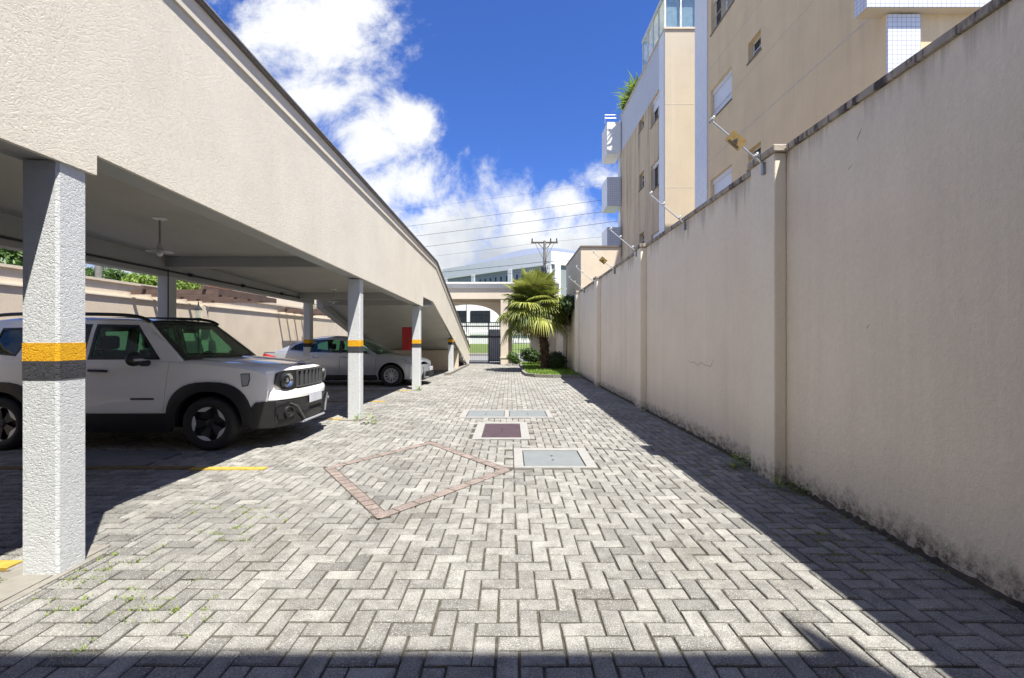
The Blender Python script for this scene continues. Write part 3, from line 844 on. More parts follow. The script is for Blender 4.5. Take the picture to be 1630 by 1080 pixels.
# ------------------------------------------------------------ portico, gate
GY0, GY1 = 24.6, 26.3
pt = empty('entrance_portico', (-1.5, GY0, 0), 'beige entrance portico with a moulded cornice and arched gateway at the end of the drive', 'gateway')
def ppart(mb, name, mat, parent=None, smooth=False):
    o = mb.build(name, mat, None, smooth)
    for v in o.data.vertices: v.co -= Vector((-1.5, GY0, 0))
    o.parent = parent or pt; return o
ppart(MB().box(-5.6, 2.55, GY0, GY0+.25, 3.46, 4.02), 'lintel', M['portal'])
ppart(MB().box(-5.6, 2.55, GY0+.252, GY1-.002, 3.40, 3.60), 'soffit', stucco('brown_soffit', (.42, .35, .26), 60, .1, .003, var=.04))
cn = MB(); cn.box(-5.65, 2.58, GY0-.05, GY1+.1, 4.021, 4.12); cn.box(-5.7, 2.58, GY0-.10, GY1+.1, 4.121, 4.24); cn.box(-5.75, 2.58, GY0-.16, GY1+.1, 4.241, 4.33)
ppart(cn, 'cornice', M['whiteb'])
arc = [(-.52 - 1.82*(1-math.cos(t)), 2.35 + .93*math.sin(t)) for t in [math.pi*k/24 for k in range(25)]]
outer = [(-5.6, 0), (-4.16, 0)] + arc[::-1] + [(-.52, 0), (.12, 0), (.12, 0)]
ar2 = [(.62 + .50*math.cos(t), 1.75 + .62*math.sin(t)) for t in [math.pi*k/16 for k in range(17)]]
outer = [(-5.6, 0), (-4.16, 0)] + arc[::-1] + [(-.52, 0), (.12, 0)] + ar2[::-1] + [(1.12, 0), (2.55, 0), (2.55, 3.398), (-5.6, 3.398)]
pm = MB(); sheet(pm, outer, [], lambda x, z: Vector((x, GY1-.35, z)), None, .35, lambda u, v: (0, 1, 0), back=True)
ppart(pm, 'arch_wall', M['portal'])
ppart(MB().box(-.50, -.10, GY0+.02, GY1-.352, 0, 3.455, bev=.01), 'pillar', M['portal'])
ppart(MB().box(-.53, -.07, GY0-.01, GY0+.3, .35, .42), 'pillar_moulding', M['portal'])
ppart(MB().box(-5.6, -5.2, GY0+.02, GY1-.352, 0, 3.455), 'pillar', M['portal'])

gt = empty('sliding_gate', (-2.3, 26.6, 0), 'dark iron vehicle gate with vertical bars under the arch', 'gate')
GX0, GX1 = -4.3, -.5
def gpart(mb, name, mat, parent=None):
    o = mb.build(name, mat)
    for v in o.data.vertices: v.co -= Vector((-2.3, 26.6, 0))
    o.parent = parent or gt; return o
fm = MB()
for z, h_ in ((.08, .05), (1.42, .10), (2.04, .07), (2.27, .05)): fm.box(GX0, GX1, 26.58, 26.62, z, z+h_)
fm.box(GX0, GX0+.06, 26.57, 26.63, .03, 2.32); fm.box(GX1-.06, GX1, 26.57, 26.63, .03, 2.32); fm.box(-1.25, -1.17, 26.57, 26.63, .03, 2.32)
gpart(fm, 'gate_frame', M['iron'])
x = GX0+.12
while x < GX1-.08:
    gpart(MB().box(x-.015, x+.015, 26.589, 26.611, .05, 2.27), 'bar', M['iron'])
    x += .115
gpart(MB().box(-1.17, -.57, 26.60, 26.608, .13, 1.9), 'gate_panel', simple('grey_gate_sheet', (.30, .31, .33), .5))
# pedestrian gate
pg = MB()
for k in range(7): pg.box(.16+k*.15, .18+k*.15, 26.16, 26.18, .05, 2.1)
for z in (.1, 1.1): pg.box(.13, 1.11, 26.155, 26.185, z, z+.04)
tag(pg.build('pedestrian_gate', M['iron']), 'narrow barred pedestrian gate in the small arch beside the vehicle gate', 'gate')

# gatehouse block beyond the wall
gh = empty('beige_annex_block', (3.3, 19, 0), 'plain beige rectangular block with a thin dark roof edge beyond the wall', 'building')
o = MB().box(2.66, 4.15, 17.6, 22.2, -.02, 4.80).build('wall', M['lwall']);
for v in o.data.vertices: v.co -= Vector((3.3, 19, 0))
o.parent = gh
o = MB().box(2.63, 4.19, 17.56, 22.25, 4.802, 4.86).build('roof_edge', M['metal_cap'])
for v in o.data.vertices: v.co -= Vector((3.3, 19, 0))
o.parent = gh

# ------------------------------------------------------------ near apartment building (right)
def rooted(root, o):
    L = root.location
    for v in o.data.vertices: v.co -= L
    o.parent = root; return o
KA = .938
XA = 6.5*KA
def ay(Y): return Y*KA
def az(Z): return CH + (Z-CH)*KA
A = empty('apartment_building', (XA+3, 11, 0), 'nearer tan apartment building with roller shutter windows and white tiled corners beyond the wall', 'building')
HA = 12.65
wins = [(13.75, 15.2, 8.41, 9.39, 'closed'), (13.75, 15.2, 5.35, 6.50, 'half'), (13.6, 15.15, 11.18, 12.35, 'open'),
        (12.15, 12.8, 8.88, 9.42, 'small'), (12.15, 12.8, 5.97, 6.50, 'small'), (12.15, 12.8, 11.9, 12.4, 'small')]
holes = [[(ay(a), az(c)), (ay(b), az(c)), (ay(b), az(d)), (ay(a), az(d))] for a, b, c, d, k in wins]
Y0A, Y1A, Y2A = ay(8.1), ay(15.4), ay(16.4)
fa = MB(); sheet(fa, [(Y0A, 0), (Y1A, 0), (Y1A, HA), (Y0A, HA)], holes, lambda y, z: Vector((XA, y, z)), None, .20, lambda u, v: (1, 0, 0))
rooted(A, fa.build('wall', M['apt']))
cm = MB(); cm.box(XA+.21, XA+5, Y0A+.02, Y2A, 0, HA); cm.box(XA, XA+5, Y0A, Y2A, HA+.002, HA+.10)
rooted(A, cm.build('core_wall', M['apt']))
rooted(A, MB().box(XA-.035, XA+.205, Y1A+.002, Y2A+.002, 0, HA).build('tiled_strip', M['tile']))
rooted(A, MB().box(XA-.004, ay(7.06), Y0A-.04, Y0A-.002, 0, az(6.95)).build('tiled_corner', M['tile']))
gr = MB()
for z, w in ((az(7.15), .02), (az(10.1), .010), (az(4.3), .01), (az(8.6), .006), (az(11.55), .008), (az(5.7), .006)):
    gr.box(XA-.004, XA+.02, Y0A+.01, Y1A, z, z+w)
rooted(A, gr.build('facade_groove', simple('pale_joint_filler', (.62, .56, .48), .9)))
bz = az(7.0)
rooted(A, MB().box(XA-.42, ay(9.6), ay(7.95), ay(8.1)-.045, bz, bz+1.3).build('balcony', M['tile']))
rooted(A, MB().box(XA-.42, XA-.005, ay(8.1)-.043, ay(8.24), bz, bz+1.3).build('balcony', M['tile']))
rooted(A, MB().box(XA-.41, ay(9.6), ay(7.96), ay(8.23), bz-.012, bz-.002).build('balcony_soffit', M['portal']))
def window(root, X, y0, y1, z0, z1, kind):
    f = MB(); t = .045; xi = X+.13
    f.box(xi, xi+.06, y0, y1, z0, z0+t); f.box(xi, xi+.06, y0, y1, z1-t, z1)
    f.box(xi, xi+.06, y0, y0+t, z0+t+.001, z1-t-.001); f.box(xi, xi+.06, y1-t, y1, z0+t+.001, z1-t-.001)
    if kind in ('half', 'open'): f.box(xi+.01, xi+.05, (y0+y1)/2-.03, (y0+y1)/2+.03, z0+t+.001, z1-t-.001)
    if kind == 'small':
        f.box(xi-.08, xi-.04, y0+.03, y1-.03, z0+.06, z0+.09); f.box(xi-.02, xi, y0+.03, y1-.03, z1-.3, z1-.27)
    fr = rooted(root, f.build('window', M['white_plastic']))
    p = MB().box(xi+.02, xi+.03, y0+t, y1-t, z0+t, z1-t).build('pane', M['darkglass'])
    for v in p.data.vertices: v.co -= root.location
    p.parent = fr
    zb = {'closed': z0+.02, 'half': z0+(z1-z0)*.55, 'open': z1-.16, 'small': None}[kind]
    if zb is not None:
        s = MB().box(xi-.03, xi-.004, y0+.02, y1-.02, zb, z1-.02)
        s.box(xi-.06, xi-.031, y0+.002, y1-.002, z1-.14, z1-.002)
        q = s.build('shutter', M['shutter'])
        for v in q.data.vertices: v.co -= root.location
        q.parent = fr
    si = MB().box(X-.03, xi, y0-.03, y1+.03, z0-.035, z0-.001).build('sill', M['kerb'])
    for v in si.data.vertices: v.co -= root.location
    si.parent = fr
for a, b, c, d, k in wins: window(A, XA, ay(a), ay(b), az(c), az(d), k)

# ------------------------------------------------------------ far apartment building
KB = 1.023
XB = 5.77*KB
def by(Y): return Y*KB
def bz_(Z): return CH + (Z-CH)*KB
B = empty('apartment_building', (XB+3, 21, 0), 'farther tan apartment building with a glazed rooftop enclosure, dark streaks and white box balconies', 'building')
yb0, yb1, yb2 = by(17.5), by(18.1), by(24.4)
HB = bz_(12.9)
winsB = [(18.15, 19.2, 10.0, 11.05, 'half'), (18.15, 19.2, 7.35, 8.42, 'open'), (18.15, 19.2, 4.6, 5.6, 'half'),
         (20.2, 20.95, 10.55, 11.05, 'small'), (20.2, 20.95, 7.95, 8.65, 'small'), (20.2, 20.95, 5.3, 6.0, 'small')]
holesB = [[(by(a), bz_(c)), (by(b), bz_(c)), (by(b), bz_(d)), (by(a), bz_(d))] for a, b, c, d, k in winsB]
zg = bz_(11.08)
fa = MB(); sheet(fa, [(yb1, 0), (yb2, 0), (yb2, zg), (yb1, zg)], holesB, lambda y, z: Vector((XB, y, z)), None, .2, lambda u, v: (1, 0, 0))
rooted(B, fa.build('wall', M['apt_dark']))
rooted(B, MB().box(XB+.01, XB+.2, yb1, yb2, zg+.002, HB).build('upper_wall', M['aptgrey']))
rooted(B, MB().box(XB-.02, XB+.2, yb0, yb1-.002, 0, HB).build('tiled_strip', M['tile']))
rooted(B, MB().box(XB+.0, XB+2.6, yb0-.03, yb0-.002, 0, HB).build('end_wall', stucco('cream_end_render', (.55, .485, .37), 90, .15, .004, streak=.25, streakcol=(.4, .32, .24), var=.04)))  # the end wall's own cream render with faint streaks
cm = MB().box(XB+.21, XB+7, yb0, yb2-.02, 0, HB-.02); rooted(B, cm.build('core_wall', M['apt']))
cp2 = MB(); cp2.box(XB-.04, XB+2.65, yb0-.07, yb0+.18, HB+.002, HB+.07); cp2.box(XB-.04, XB+.22, yb0+.182, yb2, HB+.002, HB+.07)
rooted(B, cp2.build('roof_edge', M['portal']))
gg = MB()
for z in (bz_(10.1), bz_(7.0)): gg.box(XB+.01, XB+2.6, yb0-.034, yb0-.031, z, z+.02)
for z in (bz_(7.0), bz_(4.4)): gg.box(XB-.004, XB+.02, yb1+.01, yb2-.6, z, z+.02)
rooted(B, gg.build('facade_groove', simple('light_joint_filler', (.66, .6, .52), .9)))
rooted(B, MB().box(XB-.03, XB+.2, yb2+.002, yb2+.55, 0, HB-.1).build('tiled_strip', M['tilesmall']))
for a, b, c, d, k in winsB: window(B, XB, by(a), by(b), bz_(c), bz_(d), k)
for z0, z1, mt in ((10.95, 12.6, 'whiteb'), (8.25, 9.75, 'tilesmall'), (5.6, 7.15, 'tilesmall')):
    q = rooted(B, MB().box(XB-.76, XB-.035, yb2-.12, yb2+1.3, bz_(z0), bz_(z1)).build('balcony', M[mt]))
rl = MB()
for z in (HB-.05, HB+.12): rl.tube([(XB-.85, yb2, z), (XB+.1, yb2, z)], .02, 6)
rl.tube([(XB-.85, yb2, HB-.35), (XB-.85, yb2, HB+.14)], .02, 6); rl.tube([(XB+.05, yb2, HB-.35), (XB+.05, yb2, HB+.14)], .02, 6)
rooted(B, rl.build('railing', M['galv']))
# glazed roof room
ge0, ge1, gzt = yb0+.02, by(20.4), bz_(14.25)
gl = MB(); fm = MB()
gl.box(XB+.02, XB+.03, ge0+.05, ge1, HB+.08, gzt); gl.box(XB+.03, XB+2.4, ge0+.02, ge0+.03, HB+.08, gzt); gl.box(XB+.03, XB+2.4, ge1, ge1+.01, HB+.08, gzt)
for k in range(5):
    y = ge0 + (ge1-ge0)*k/4; fm.box(XB, XB+.06, y, y+.05, HB+.071, gzt)
for k in range(1, 5): fm.box(XB+.6*k, XB+.6*k+.05, ge0-.02, ge0+.015, HB+.071, gzt)
fm.box(XB-.03, XB+2.5, ge0-.05, ge1+.06, gzt+.001, gzt+.09); fm.box(XB, XB+2.4, ge0-.02, ge0+.015, HB+.07, HB+.12)
fo = rooted(B, fm.build('glass_room_frame', M['white_plastic']))
q = gl.build('glass_pane', M['clearglass'])
for v in q.data.vertices: v.co -= B.location
q.parent = fo
bl = MB()
for k in range(4): bl.box(XB+.1+.6*k, XB+.62+.6*k, ge0+.10, ge0+.12, HB+.1, gzt-.02)
q = bl.build('blind', M['white_plastic'])
for v in q.data.vertices: v.co -= B.location
q.parent = fo

# ------------------------------------------------------------ building behind the camera (casts the front shadow)
HR, YR = (2.055+1.0)/.3526, -1.0
bh = empty('residential_building', (-2, YR-5, 0), 'beige residential block behind the camera whose shadow falls across the near paving', 'building')
xr = 1.346 + .2526*HR
q = MB().box(-14, xr, YR-9, YR, -.02, HR).build('wall', M['parapet']); rooted(bh, q)
dz = .31/.3526
sl = MB()
def behind(xs, ys_):   # ground shadow point -> silhouette point on plane Y=YR
    t = (ys_-YR)/.3526; return (xs + .2526*t, YR, t)
pp = [behind(1.346, 2.0), behind(1.346, 2.357), behind(1.70, 1.70), behind(1.70, .5), behind(1.346, .5)]
sl.prism([(p[0], YR-.01, p[2]) for p in pp], (0, -3, 0))
rooted(bh, sl.build('roof_wedge', M['parapet']))  # unseen sloped wedge, outline projected back from the slanted ground shadow

# ------------------------------------------------------------ factory across the street
fc = empty('factory_building', (0, 66, 0), 'large grey green and white industrial building with slit windows and a curved blue grey roof', 'building')
c0, c1 = Vector((5.35, 60, 0)), Vector((-10.6, 75.5, 0)); fd = (c1-c0).normalized(); FL = (c1-c0).length
fnrm = Vector((-fd.y, fd.x, 0));
if fnrm.y > 0: fnrm = -fnrm
c2 = c0 + Vector((14, 9, 0)); gd = (c2-c0).normalized(); gn = Vector((gd.y, -gd.x, 0))
def fbox(mb, o, d, n, s0, s1, d0, d1, z0, z1):
    a = [o+d*s0+n*d0, o+d*s1+n*d0, o+d*s1+n*d1, o+d*s0+n*d1]
    mb.hexa([(p.x, p.y, z0) for p in a], [(p.x, p.y, z1) for p in a])
def fpart(mb, name, mat, parent=None):
    o = mb.build(name, mat)
    for v in o.data.vertices: v.co -= fc.location
    o.parent = parent or fc; return o
mb = MB(); fbox(mb, c0, fd, fnrm, .0, FL, -8, 0, 0, 10.9); fpart(mb, 'wall', M['greenb'])
mb = MB(); fbox(mb, c0, fd, fnrm, -.1, FL+.2, -.3, .25, 10.9, 12.55); fpart(mb, 'parapet', M['whiteb'])
mb = MB(); fbox(mb, c0, gd, gn, -.05, 16, -8, 0, 0, 10.9); fpart(mb, 'side_wall', M['greenb'])
mb = MB(); fbox(mb, c0, gd, gn, -.1, 16, -.3, .25, 10.9, 12.55); fpart(mb, 'side_parapet', M['whiteb'])
for s in (0.0, 6.9, 14.6, 21.2):
    mb = MB(); fbox(mb, c0, fd, fnrm, s, s+.75, .002, .3, 0, 10.9); fpart(mb, 'pillar', M['whiteb'])
mb = MB(); fbox(mb, c0, gd, gn, .3, 1.2, .002, .3, 0, 10.9); fpart(mb, 'pillar', M['whiteb'])
sp = [1.6, 2.7, 3.8, 4.9, 6.0, 7.95, 9.1, 10.2, 11.3, 12.4, 13.5, 15.7, 16.7, 17.7, 18.7, 19.7, 20.6]
for s in sp:
    mb = MB(); fbox(mb, c0, fd, fnrm, s, s+.26, .002, .06, 9.15, 10.15); fpart(mb, 'slit_window', M['darkglass'])
rf = MB()
rf.grid(lambda u, v: (c0 + fd*(1.5+ (FL-1)*u) - fnrm*(1 + 9*v)) + Vector((0, 0, 12.2 + 3.4*math.sin(math.pi*min(1, .12+.88*v)*.5)*math.sin(math.pi*(.06+.94*u))**.6)), 24, 8)
fpart(rf, 'roof', M['roofgrey'])
# lower white office block behind the gate
ob = empty('office_block', (-3, 57, 0), 'low white office block with dark banded windows seen through the arch', 'building')
q = MB().box(-16, 6, 57, 59, 0, 6.2).build('wall', M['whiteb']); rooted(ob, q)
for x0, x1 in ((-9.6, -7.4), (-6.6, -5.3), (-4.8, -2.45), (-1.2, 3.4)):
    q = MB().box(x0, x1, 56.94, 56.998, 3.4, 4.78).build('window', M['darkglass']); rooted(ob, q)
    cu = MB().box(x0+.1, x1-.15, 56.941, 56.945, 3.45, 4.1).build('curtain', M['white_plastic'])
    for v in cu.data.vertices: v.co -= ob.location
    cu.parent = q
    m_ = MB(); n = max(2, int((x1-x0)/.62))
    for k in range(n+1): m_.box(x0+(x1-x0)*k/n-.04, x0+(x1-x0)*k/n+.04, 56.90, 56.938, 3.4, 4.78)
    m_.box(x0, x1, 56.902, 56.936, 4.3, 4.36)
    w = m_.build('mullion', M['iron'])
    for v in w.data.vertices: v.co -= ob.location
    w.parent = q
q = MB().box(-5.25, -4.9, 56.8, 56.998, 0, 6.2).build('pillar', M['whiteb']); rooted(ob, q)
q = MB().box(-16, 6, 56.85, 56.998, 1.85, 2.2).build('band', M['whiteb']); rooted(ob, q)
q = MB().box(-60, 60, 27.5, 41.5, -.029, -.012).build('street', simple('grey_street', (.26, .255, .25), .85, 0, .1, 3, 80, .3)); tag(q, kind='structure')
q = MB().box(-60, 60, 38.0, 41.5, -.01, .10).build('pavement', M['kerb']); tag(q, kind='structure')
q = MB(); q.add([(-60, 41.5, .1), (60, 41.5, .1), (60, 57, .75), (-60, 57, .75), (-60, 140, .75), (60, 140, .75)], [(0, 1, 2, 3), (3, 2, 5, 4)])
m_, nt_, b_ = newmat('mown_lawn')
nt_.links.new(ramp(nt_, noise(nt_, 3, 6, .7), [(.3, (.07, .11, .02)), (.7, (.12, .17, .03))]), b_.inputs['Base Color']); b_.inputs['Roughness'].default_value = .9
tag(q.build('lawn', m_), kind='structure')

# ------------------------------------------------------------ utility pole and cables
up_ = empty('utility_pole', (3.17, 43, 0), 'concrete utility pole with crossarm, insulators and transformer clutter above the palm', 'utility pole')
MB().tube([(0, 0, 0), (0, 0, 10.35)], [.19, .12], 12).build('pole', M['kerb'], up_, True)
ca_ = MB().box(-1.25, 1.2, -.06, .06, 10.12, 10.25); ca_.tube([(-.6, 0, 10.14), (0, .0, 9.5)], .03, 6); ca_.tube([(.6, 0, 10.14), (0, .0, 9.5)], .03, 6)
co = ca_.build('crossarm', M['bark'], up_)
for x in (-1.15, -.1+.65, 1.1):
    MB().lathe([(.03, 10.25), (.07, 10.3), (.05, 10.38), (.07, 10.44), (.05, 10.52), (.03, 10.6), (0, 10.6)], (x, 0, 0), n=10).build('insulator', M['iron'], up_)
tr = MB().lathe([(0, 7.1), (.22, 7.1), (.24, 7.2), (.24, 7.8), (.2, 7.9), (0, 7.92)], (-.1, -.35, 0), n=16)
tr.build('transformer', M['iron'], up_, True)
cl_ = MB()
for k in range(16):
    a = rnd.uniform(0, 6.28); z = rnd.uniform(6.6, 8.6); r_ = rnd.uniform(.3, .75)
    cl_.tube([(0, 0, z), (r_*.6*math.cos(a), r_*.6*math.sin(a), z-.25-rnd.random()*.3), (r_*math.cos(a), r_*math.sin(a), z+rnd.uniform(-.5, .3))], .03, 5)
for x in (-.9, .5, .9): cl_.tube([(x, 0, 10.2), (x*.7, 0, 9.6+rnd.random()*.3), (x*.25, -.1, 8.9), (0, -.2, 8.2)], .018, 5)
cl_.build('jumper_cables', M['cable'], up_)
wires = [(600, 365, 37, 1040, 305, 28, .011, 'upper'), (600, 382, 37, 1040, 324, 28, .013, 'second'), (600, 401, 37, 1040, 342, 28, .013, 'third'),
         (600, 338, 40, 1040, 280, 31, .006, 'thin top'),
         (560, 420.5, 52, 867, 386, 43, .010, 'pole left'), (867, 386, 43, 1100, 356, 36, .010, 'pole right'),
         (560, 444, 55, 867, 417, 43, .022, 'bundle left'), (867, 417, 43, 1100, 396, 36, .020, 'bundle right'),
         (560, 456, 55, 867, 430, 43, .014, 'low left'), (867, 428, 43, 1100, 408, 36, .012, 'low right')]
wl_lab = {'upper': 'power cable crossing the clouds, uppermost of the three thick parallel cables', 'second': 'power cable crossing the clouds, middle one of the three thick parallel cables',
          'third': 'power cable crossing the clouds, lowest of the three thick parallel cables', 'thin top': 'very thin cable above all others in the sky',
          'pole left': 'thin cable running left from the crossarm', 'pole right': 'thin cable running right from the crossarm',
          'bundle left': 'thick bundled cable left of the utility pole in front of the factory parapet', 'bundle right': 'bundled cable running right from the utility pole',
          'low left': 'lowest sagging cable left of the pole over the slit windows', 'low right': 'lowest cable right of the utility pole'}
for x0, y0, Y0_, x1, y1, Y1_, rr, nm in wires:
    a, b = P(x0, y0, Y0_), P(x1, y1, Y1_)
    if x0 != 867: a = a + (a-b)*.6
    if x1 != 867: b = b + (b-a)*.3
    sag = .35 if 'pole' in nm or 'bundle' in nm or 'low' in nm else .25
    pts = [a.lerp(b, t/14) + Vector((0, 0, -sag*4*(t/14)*(1-t/14)*.5)) for t in range(15)]
    tag(MB().tube(pts, rr, 5).build('power_cable', M['cable']), wl_lab[nm], 'cable', 'overhead cables along the street')

# ------------------------------------------------------------ vegetation
def build_leaves(name, V, Fc, tone, mat, parent=None):
    me = bpy.data.meshes.new(name); me.from_pydata(V, [], Fc); me.materials.append(mat)
    at = me.attributes.new('tone', 'FLOAT', 'FACE'); at.data.foreach_set('value', tone); me.update()
    o = bpy.data.objects.new(name, me); COL.objects.link(o); o.parent = parent; return o
# palm
palm = empty('palm_tree', (1.50, 19.9, 0), 'bushy fan palm with drooping green fronds in the grass bed by the wall', 'palm tree')
tk = MB(); pr = []
for k in range(26):
    z = k*.095; pr.append((.20-.003*k+(.035 if k % 2 else 0), z))
tk.lathe(pr, (0, 0, 0), n=14)
for k in range(120):
    a = rnd.uniform(0, 6.28); z = rnd.uniform(.1, 2.2); d = Vector((math.cos(a), math.sin(a), 0)); s = Vector((-d.y, d.x, 0))*.035
    p = d*.17 + Vector((0, 0, z)); q = d*rnd.uniform(.25, .34) + Vector((0, 0, z+rnd.uniform(.06, .2)))
    tk.add([p-s, p+s, q+s*.4, q-s*.4, p+Vector((0, 0, .03)), ], [(0, 1, 2, 3), (0, 3, 4), (1, 4, 2), (3, 2, 4)])
for q_ in range(len(tk.v)):
    v_ = tk.v[q_]; f_ = max(0, v_[2])/2.45; tk.v[q_] = (v_[0]-.28*f_*f_, v_[1], v_[2])
tk.build('trunk', M['trunkpalm'], palm, False)
def frond(origin, d, pet, rad, droop, tone0, V, Fc, tone, nl=30):
    """d: direction of the petiole; fan blade with folded, split, drooping segments"""
    d = d.normalized(); side = d.cross(Vector((0, 0, 1)))
    side = side.normalized() if side.length > .05 else Vector((1, 0, 0)); up = side.cross(d).normalized()
    # petiole (drooping)
    p0 = origin; pts = []
    for t in range(5):
        s = t/4; pts.append(origin + d*pet*s + Vector((0, 0, -.10*pet*s*s)))
    for a, b in zip(pts[:-1], pts[1:]):
        n = len(V); w = side*.014; h = up*.01
        V.extend([tuple(a-w), tuple(a+w), tuple(b+w), tuple(b-w), tuple(a-h*2), tuple(b-h*2)])
        Fc.extend([(n, n+1, n+2, n+3), (n, n+4, n+5, n+3), (n+1, n+4, n+5, n+2)]); tone.extend([.6]*3)
    hub = pts[-1]; fw = (pts[-1]-pts[-2]).normalized(); up2 = side.cross(fw).normalized()
    tilt = rnd.uniform(-.25, .25)
    for k in range(nl):
        a = -2.35 + 4.7*(k+.5)/nl + rnd.uniform(-.02, .02)
        r_ = rad*(.80+.20*math.cos(a*.55))*rnd.uniform(.9, 1.08)
        dirv = (fw*math.cos(a) + side*math.sin(a) + up2*(.18+tilt*math.sin(a))).normalized()
        w0 = r_*2.35/nl*1.05
        lat = dirv.cross(up2).normalized()
        prev = None; tn = min(1, max(0, tone0 + rnd.gauss(0, .13)))
        segs_ = [(0, .006), (.28, w0*.30), (.52, w0*.50), (.72, w0*.36), (.88, w0*.18), (1.0, .002)]
        for s, w in segs_:
            fall = droop*max(0, s-.35)**1.7*r_*1.5
            p = hub + dirv*(r_*s)*(1-.22*droop*max(0, s-.4)) + Vector((0, 0, -fall))
            fold = up2*w*.55
            cur = (tuple(p-lat*w+fold), tuple(p), tuple(p+lat*w+fold))
            n = len(V); V.extend(cur)
            if prev is not None:
                Fc.extend([(prev, prev+1, n+1, n), (prev+1, prev+2, n+2, n+1)]); tone.extend([tn, max(0, tn-.12)])
            prev = n
V, Fc, tone = [], [], []
top = Vector((-.44, 0, 2.66))
for k in range(120):
    g_ = (k*2.39996) % (2*math.pi); h = k/119.0
    el = R(74 - 98*h) + rnd.uniform(-.35, .35)
    d = Vector((math.cos(g_)*math.cos(el), math.sin(g_)*math.cos(el), math.sin(el)))
    o_ = top + Vector((0, 0, .35-.55*h)) + Vector((d.x, d.y, 0))*.1
    frond(o_, d, rnd.uniform(.45, 1.05), rnd.uniform(.66, .90), .15+.8*h*h+rnd.uniform(0, .25), .62-.12*h+rnd.gauss(0, .22), V, Fc, tone)
build_leaves('crown', V, Fc, tone, M['palmleaf'], palm)
V, Fc, tone = [], [], []
for k in range(9):
    g_ = rnd.uniform(0, 6.28); d = Vector((math.cos(g_), math.sin(g_), -1.1))
    frond(top + Vector((0, 0, -.2)), d, .4, .55, 1.2, rnd.random(), V, Fc, tone, 18)
build_leaves('dry_fronds', V, Fc, tone, M['deadleaf'], palm)

# broadleaf trees and shrubs
def leafcloud(name, blobs_, n, size, mat, parent, seed=1):
    rr = random.Random(seed); V, Fc, tone = [], [], []
    tot = sum(b[3]**2 for b in blobs_)
    for (cx, cy, cz, r_) in blobs_:
        for k in range(int(n*r_*r_/tot)):
            u = Vector((rr.gauss(0, 1), rr.gauss(0, 1), rr.gauss(0, 1))).normalized()
            rad = r_*(rr.random()**.35)*rr.uniform(.75, 1.12)
            p = Vector((cx, cy, cz)) + Vector((u.x, u.y, u.z*.85))*rad
            nrm = (u + Vector((rr.gauss(0, .6), rr.gauss(0, .6), rr.gauss(0, .6)+.3))).normalized()
            a = nrm.orthogonal().normalized(); a.rotate(Matrix.Rotation(rr.uniform(0, 6.28), 3, nrm)); b = nrm.cross(a)
            s = size*rr.uniform(.6, 1.3); m = len(V)
            V.extend([tuple(p-a*s), tuple(p+b*s*.45+nrm*s*.12), tuple(p+a*s), tuple(p-b*s*.45+nrm*s*.12)])
            Fc.append((m, m+1, m+2, m+3)); tone.append(min(1, max(0, rr.gauss(.5, .25))))
    return build_leaves(name, V, Fc, tone, mat, parent)
def tree(loc, label, h, blobs_, n, size, mat, seed, group='trees beyond the garden wall'):
    t = empty('broadleaf_tree', loc, label, 'tree', group)
    tb = MB().tube([(0, 0, -.1), (.1, 0, h*.4), (0, .1, h*.75)], [.22, .16, .08], 10)
    rr = random.Random(seed)
    for b in blobs_:
        tb.tube([(0, .05, h*.45), (b[0]*.5, b[1]*.5, (b[2]+h*.45)*.5), (b[0], b[1], b[2])], [.10, .06, .02], 6)
    tb.build('trunk', M['bark'], t, True)
    leafcloud('crown', blobs_, n, size, mat, t, seed)
    return t
tree((-17.5, 16.0, 0), 'green leafy tree at the far left edge above the garden wall', 3.2, [(0, 0, 3.6, 1.4), (-1.3, .3, 3.2, 1.2), (1.0, -.3, 3.2, .9), (.2, .3, 4.6, .9)], 5200, .11, M['leaf'], 11)
tree((-19.6, 22.5, 0), 'dark green tree beside the bare pole above the garden wall', 3.2, [(0, 0, 4.2, .8), (.3, .3, 4.5, .45), (-.9, 0, 4.2, .8)], 2600, .10, M['leaf'], 12)
tree((-17.2, 23.0, 0), 'wide bright green tree spreading just over the garden wall', 2.6, [(-1, 0, 3.95, .8), (-1.8, .2, 3.7, .6), (0, 0, 4.05, .7), (1.4, 0, 3.9, .7)], 5200, .09, M['leafbright'], 13)
tree((-24.6, 30.0, 0), 'tall dark tree behind the bright green one beyond the garden wall', 3.4, [(0, 0, 4.8, 1.0), (1.1, 0, 4.9, .9), (2.4, 0, 4.7, .8)], 3200, .12, M['leaf'], 14)
q = empty('bare_pole', (-19.6*.905, 20.2, 0), 'slim pale pole rising behind the garden wall', 'pole')
MB().tube([(0, 0, 0), (0, 0, 7)], .13, 12).build('shaft', M['kerb'], q, True)
hs = empty('orange_house', (-17.4, 25.8, 0), 'small orange brick house glimpsed between the back columns', 'house')
MB().box(-.5, .9, 0, 3, 0, 4.3).build('wall', M['orange'], hs); MB().box(-.02, .5, -.03, -.001, 3.0, 3.6).build('window', M['whiteb'], hs)
hs = empty('cream_neighbour_house', (-14.4, 27, 0), 'cream neighbouring house wall rising above the garden wall', 'house')
MB().box(-1.6, 3.2, 0, 4, 0, 4.9).build('wall', M['lwall'], hs); MB().box(-1.7, 3.3, -.1, 4.1, 4.902, 5.0).build('roof', M['kerb'], hs)
hs = empty('cream_neighbour_house', (-12.0, 33.0, 0), 'cream house behind the farther pergola', 'house')
MB().box(-1.8, -.35, 0, 4, 0, 4.9).build('wall', M['lwall'], hs); MB().box(-1.9, -.25, -.1, 4.1, 4.902, 5.0).build('roof', M['kerb'], hs)
hs = empty('white_house', (-9.5, 40, 0), 'white house seen past the ramp edge beam', 'house')
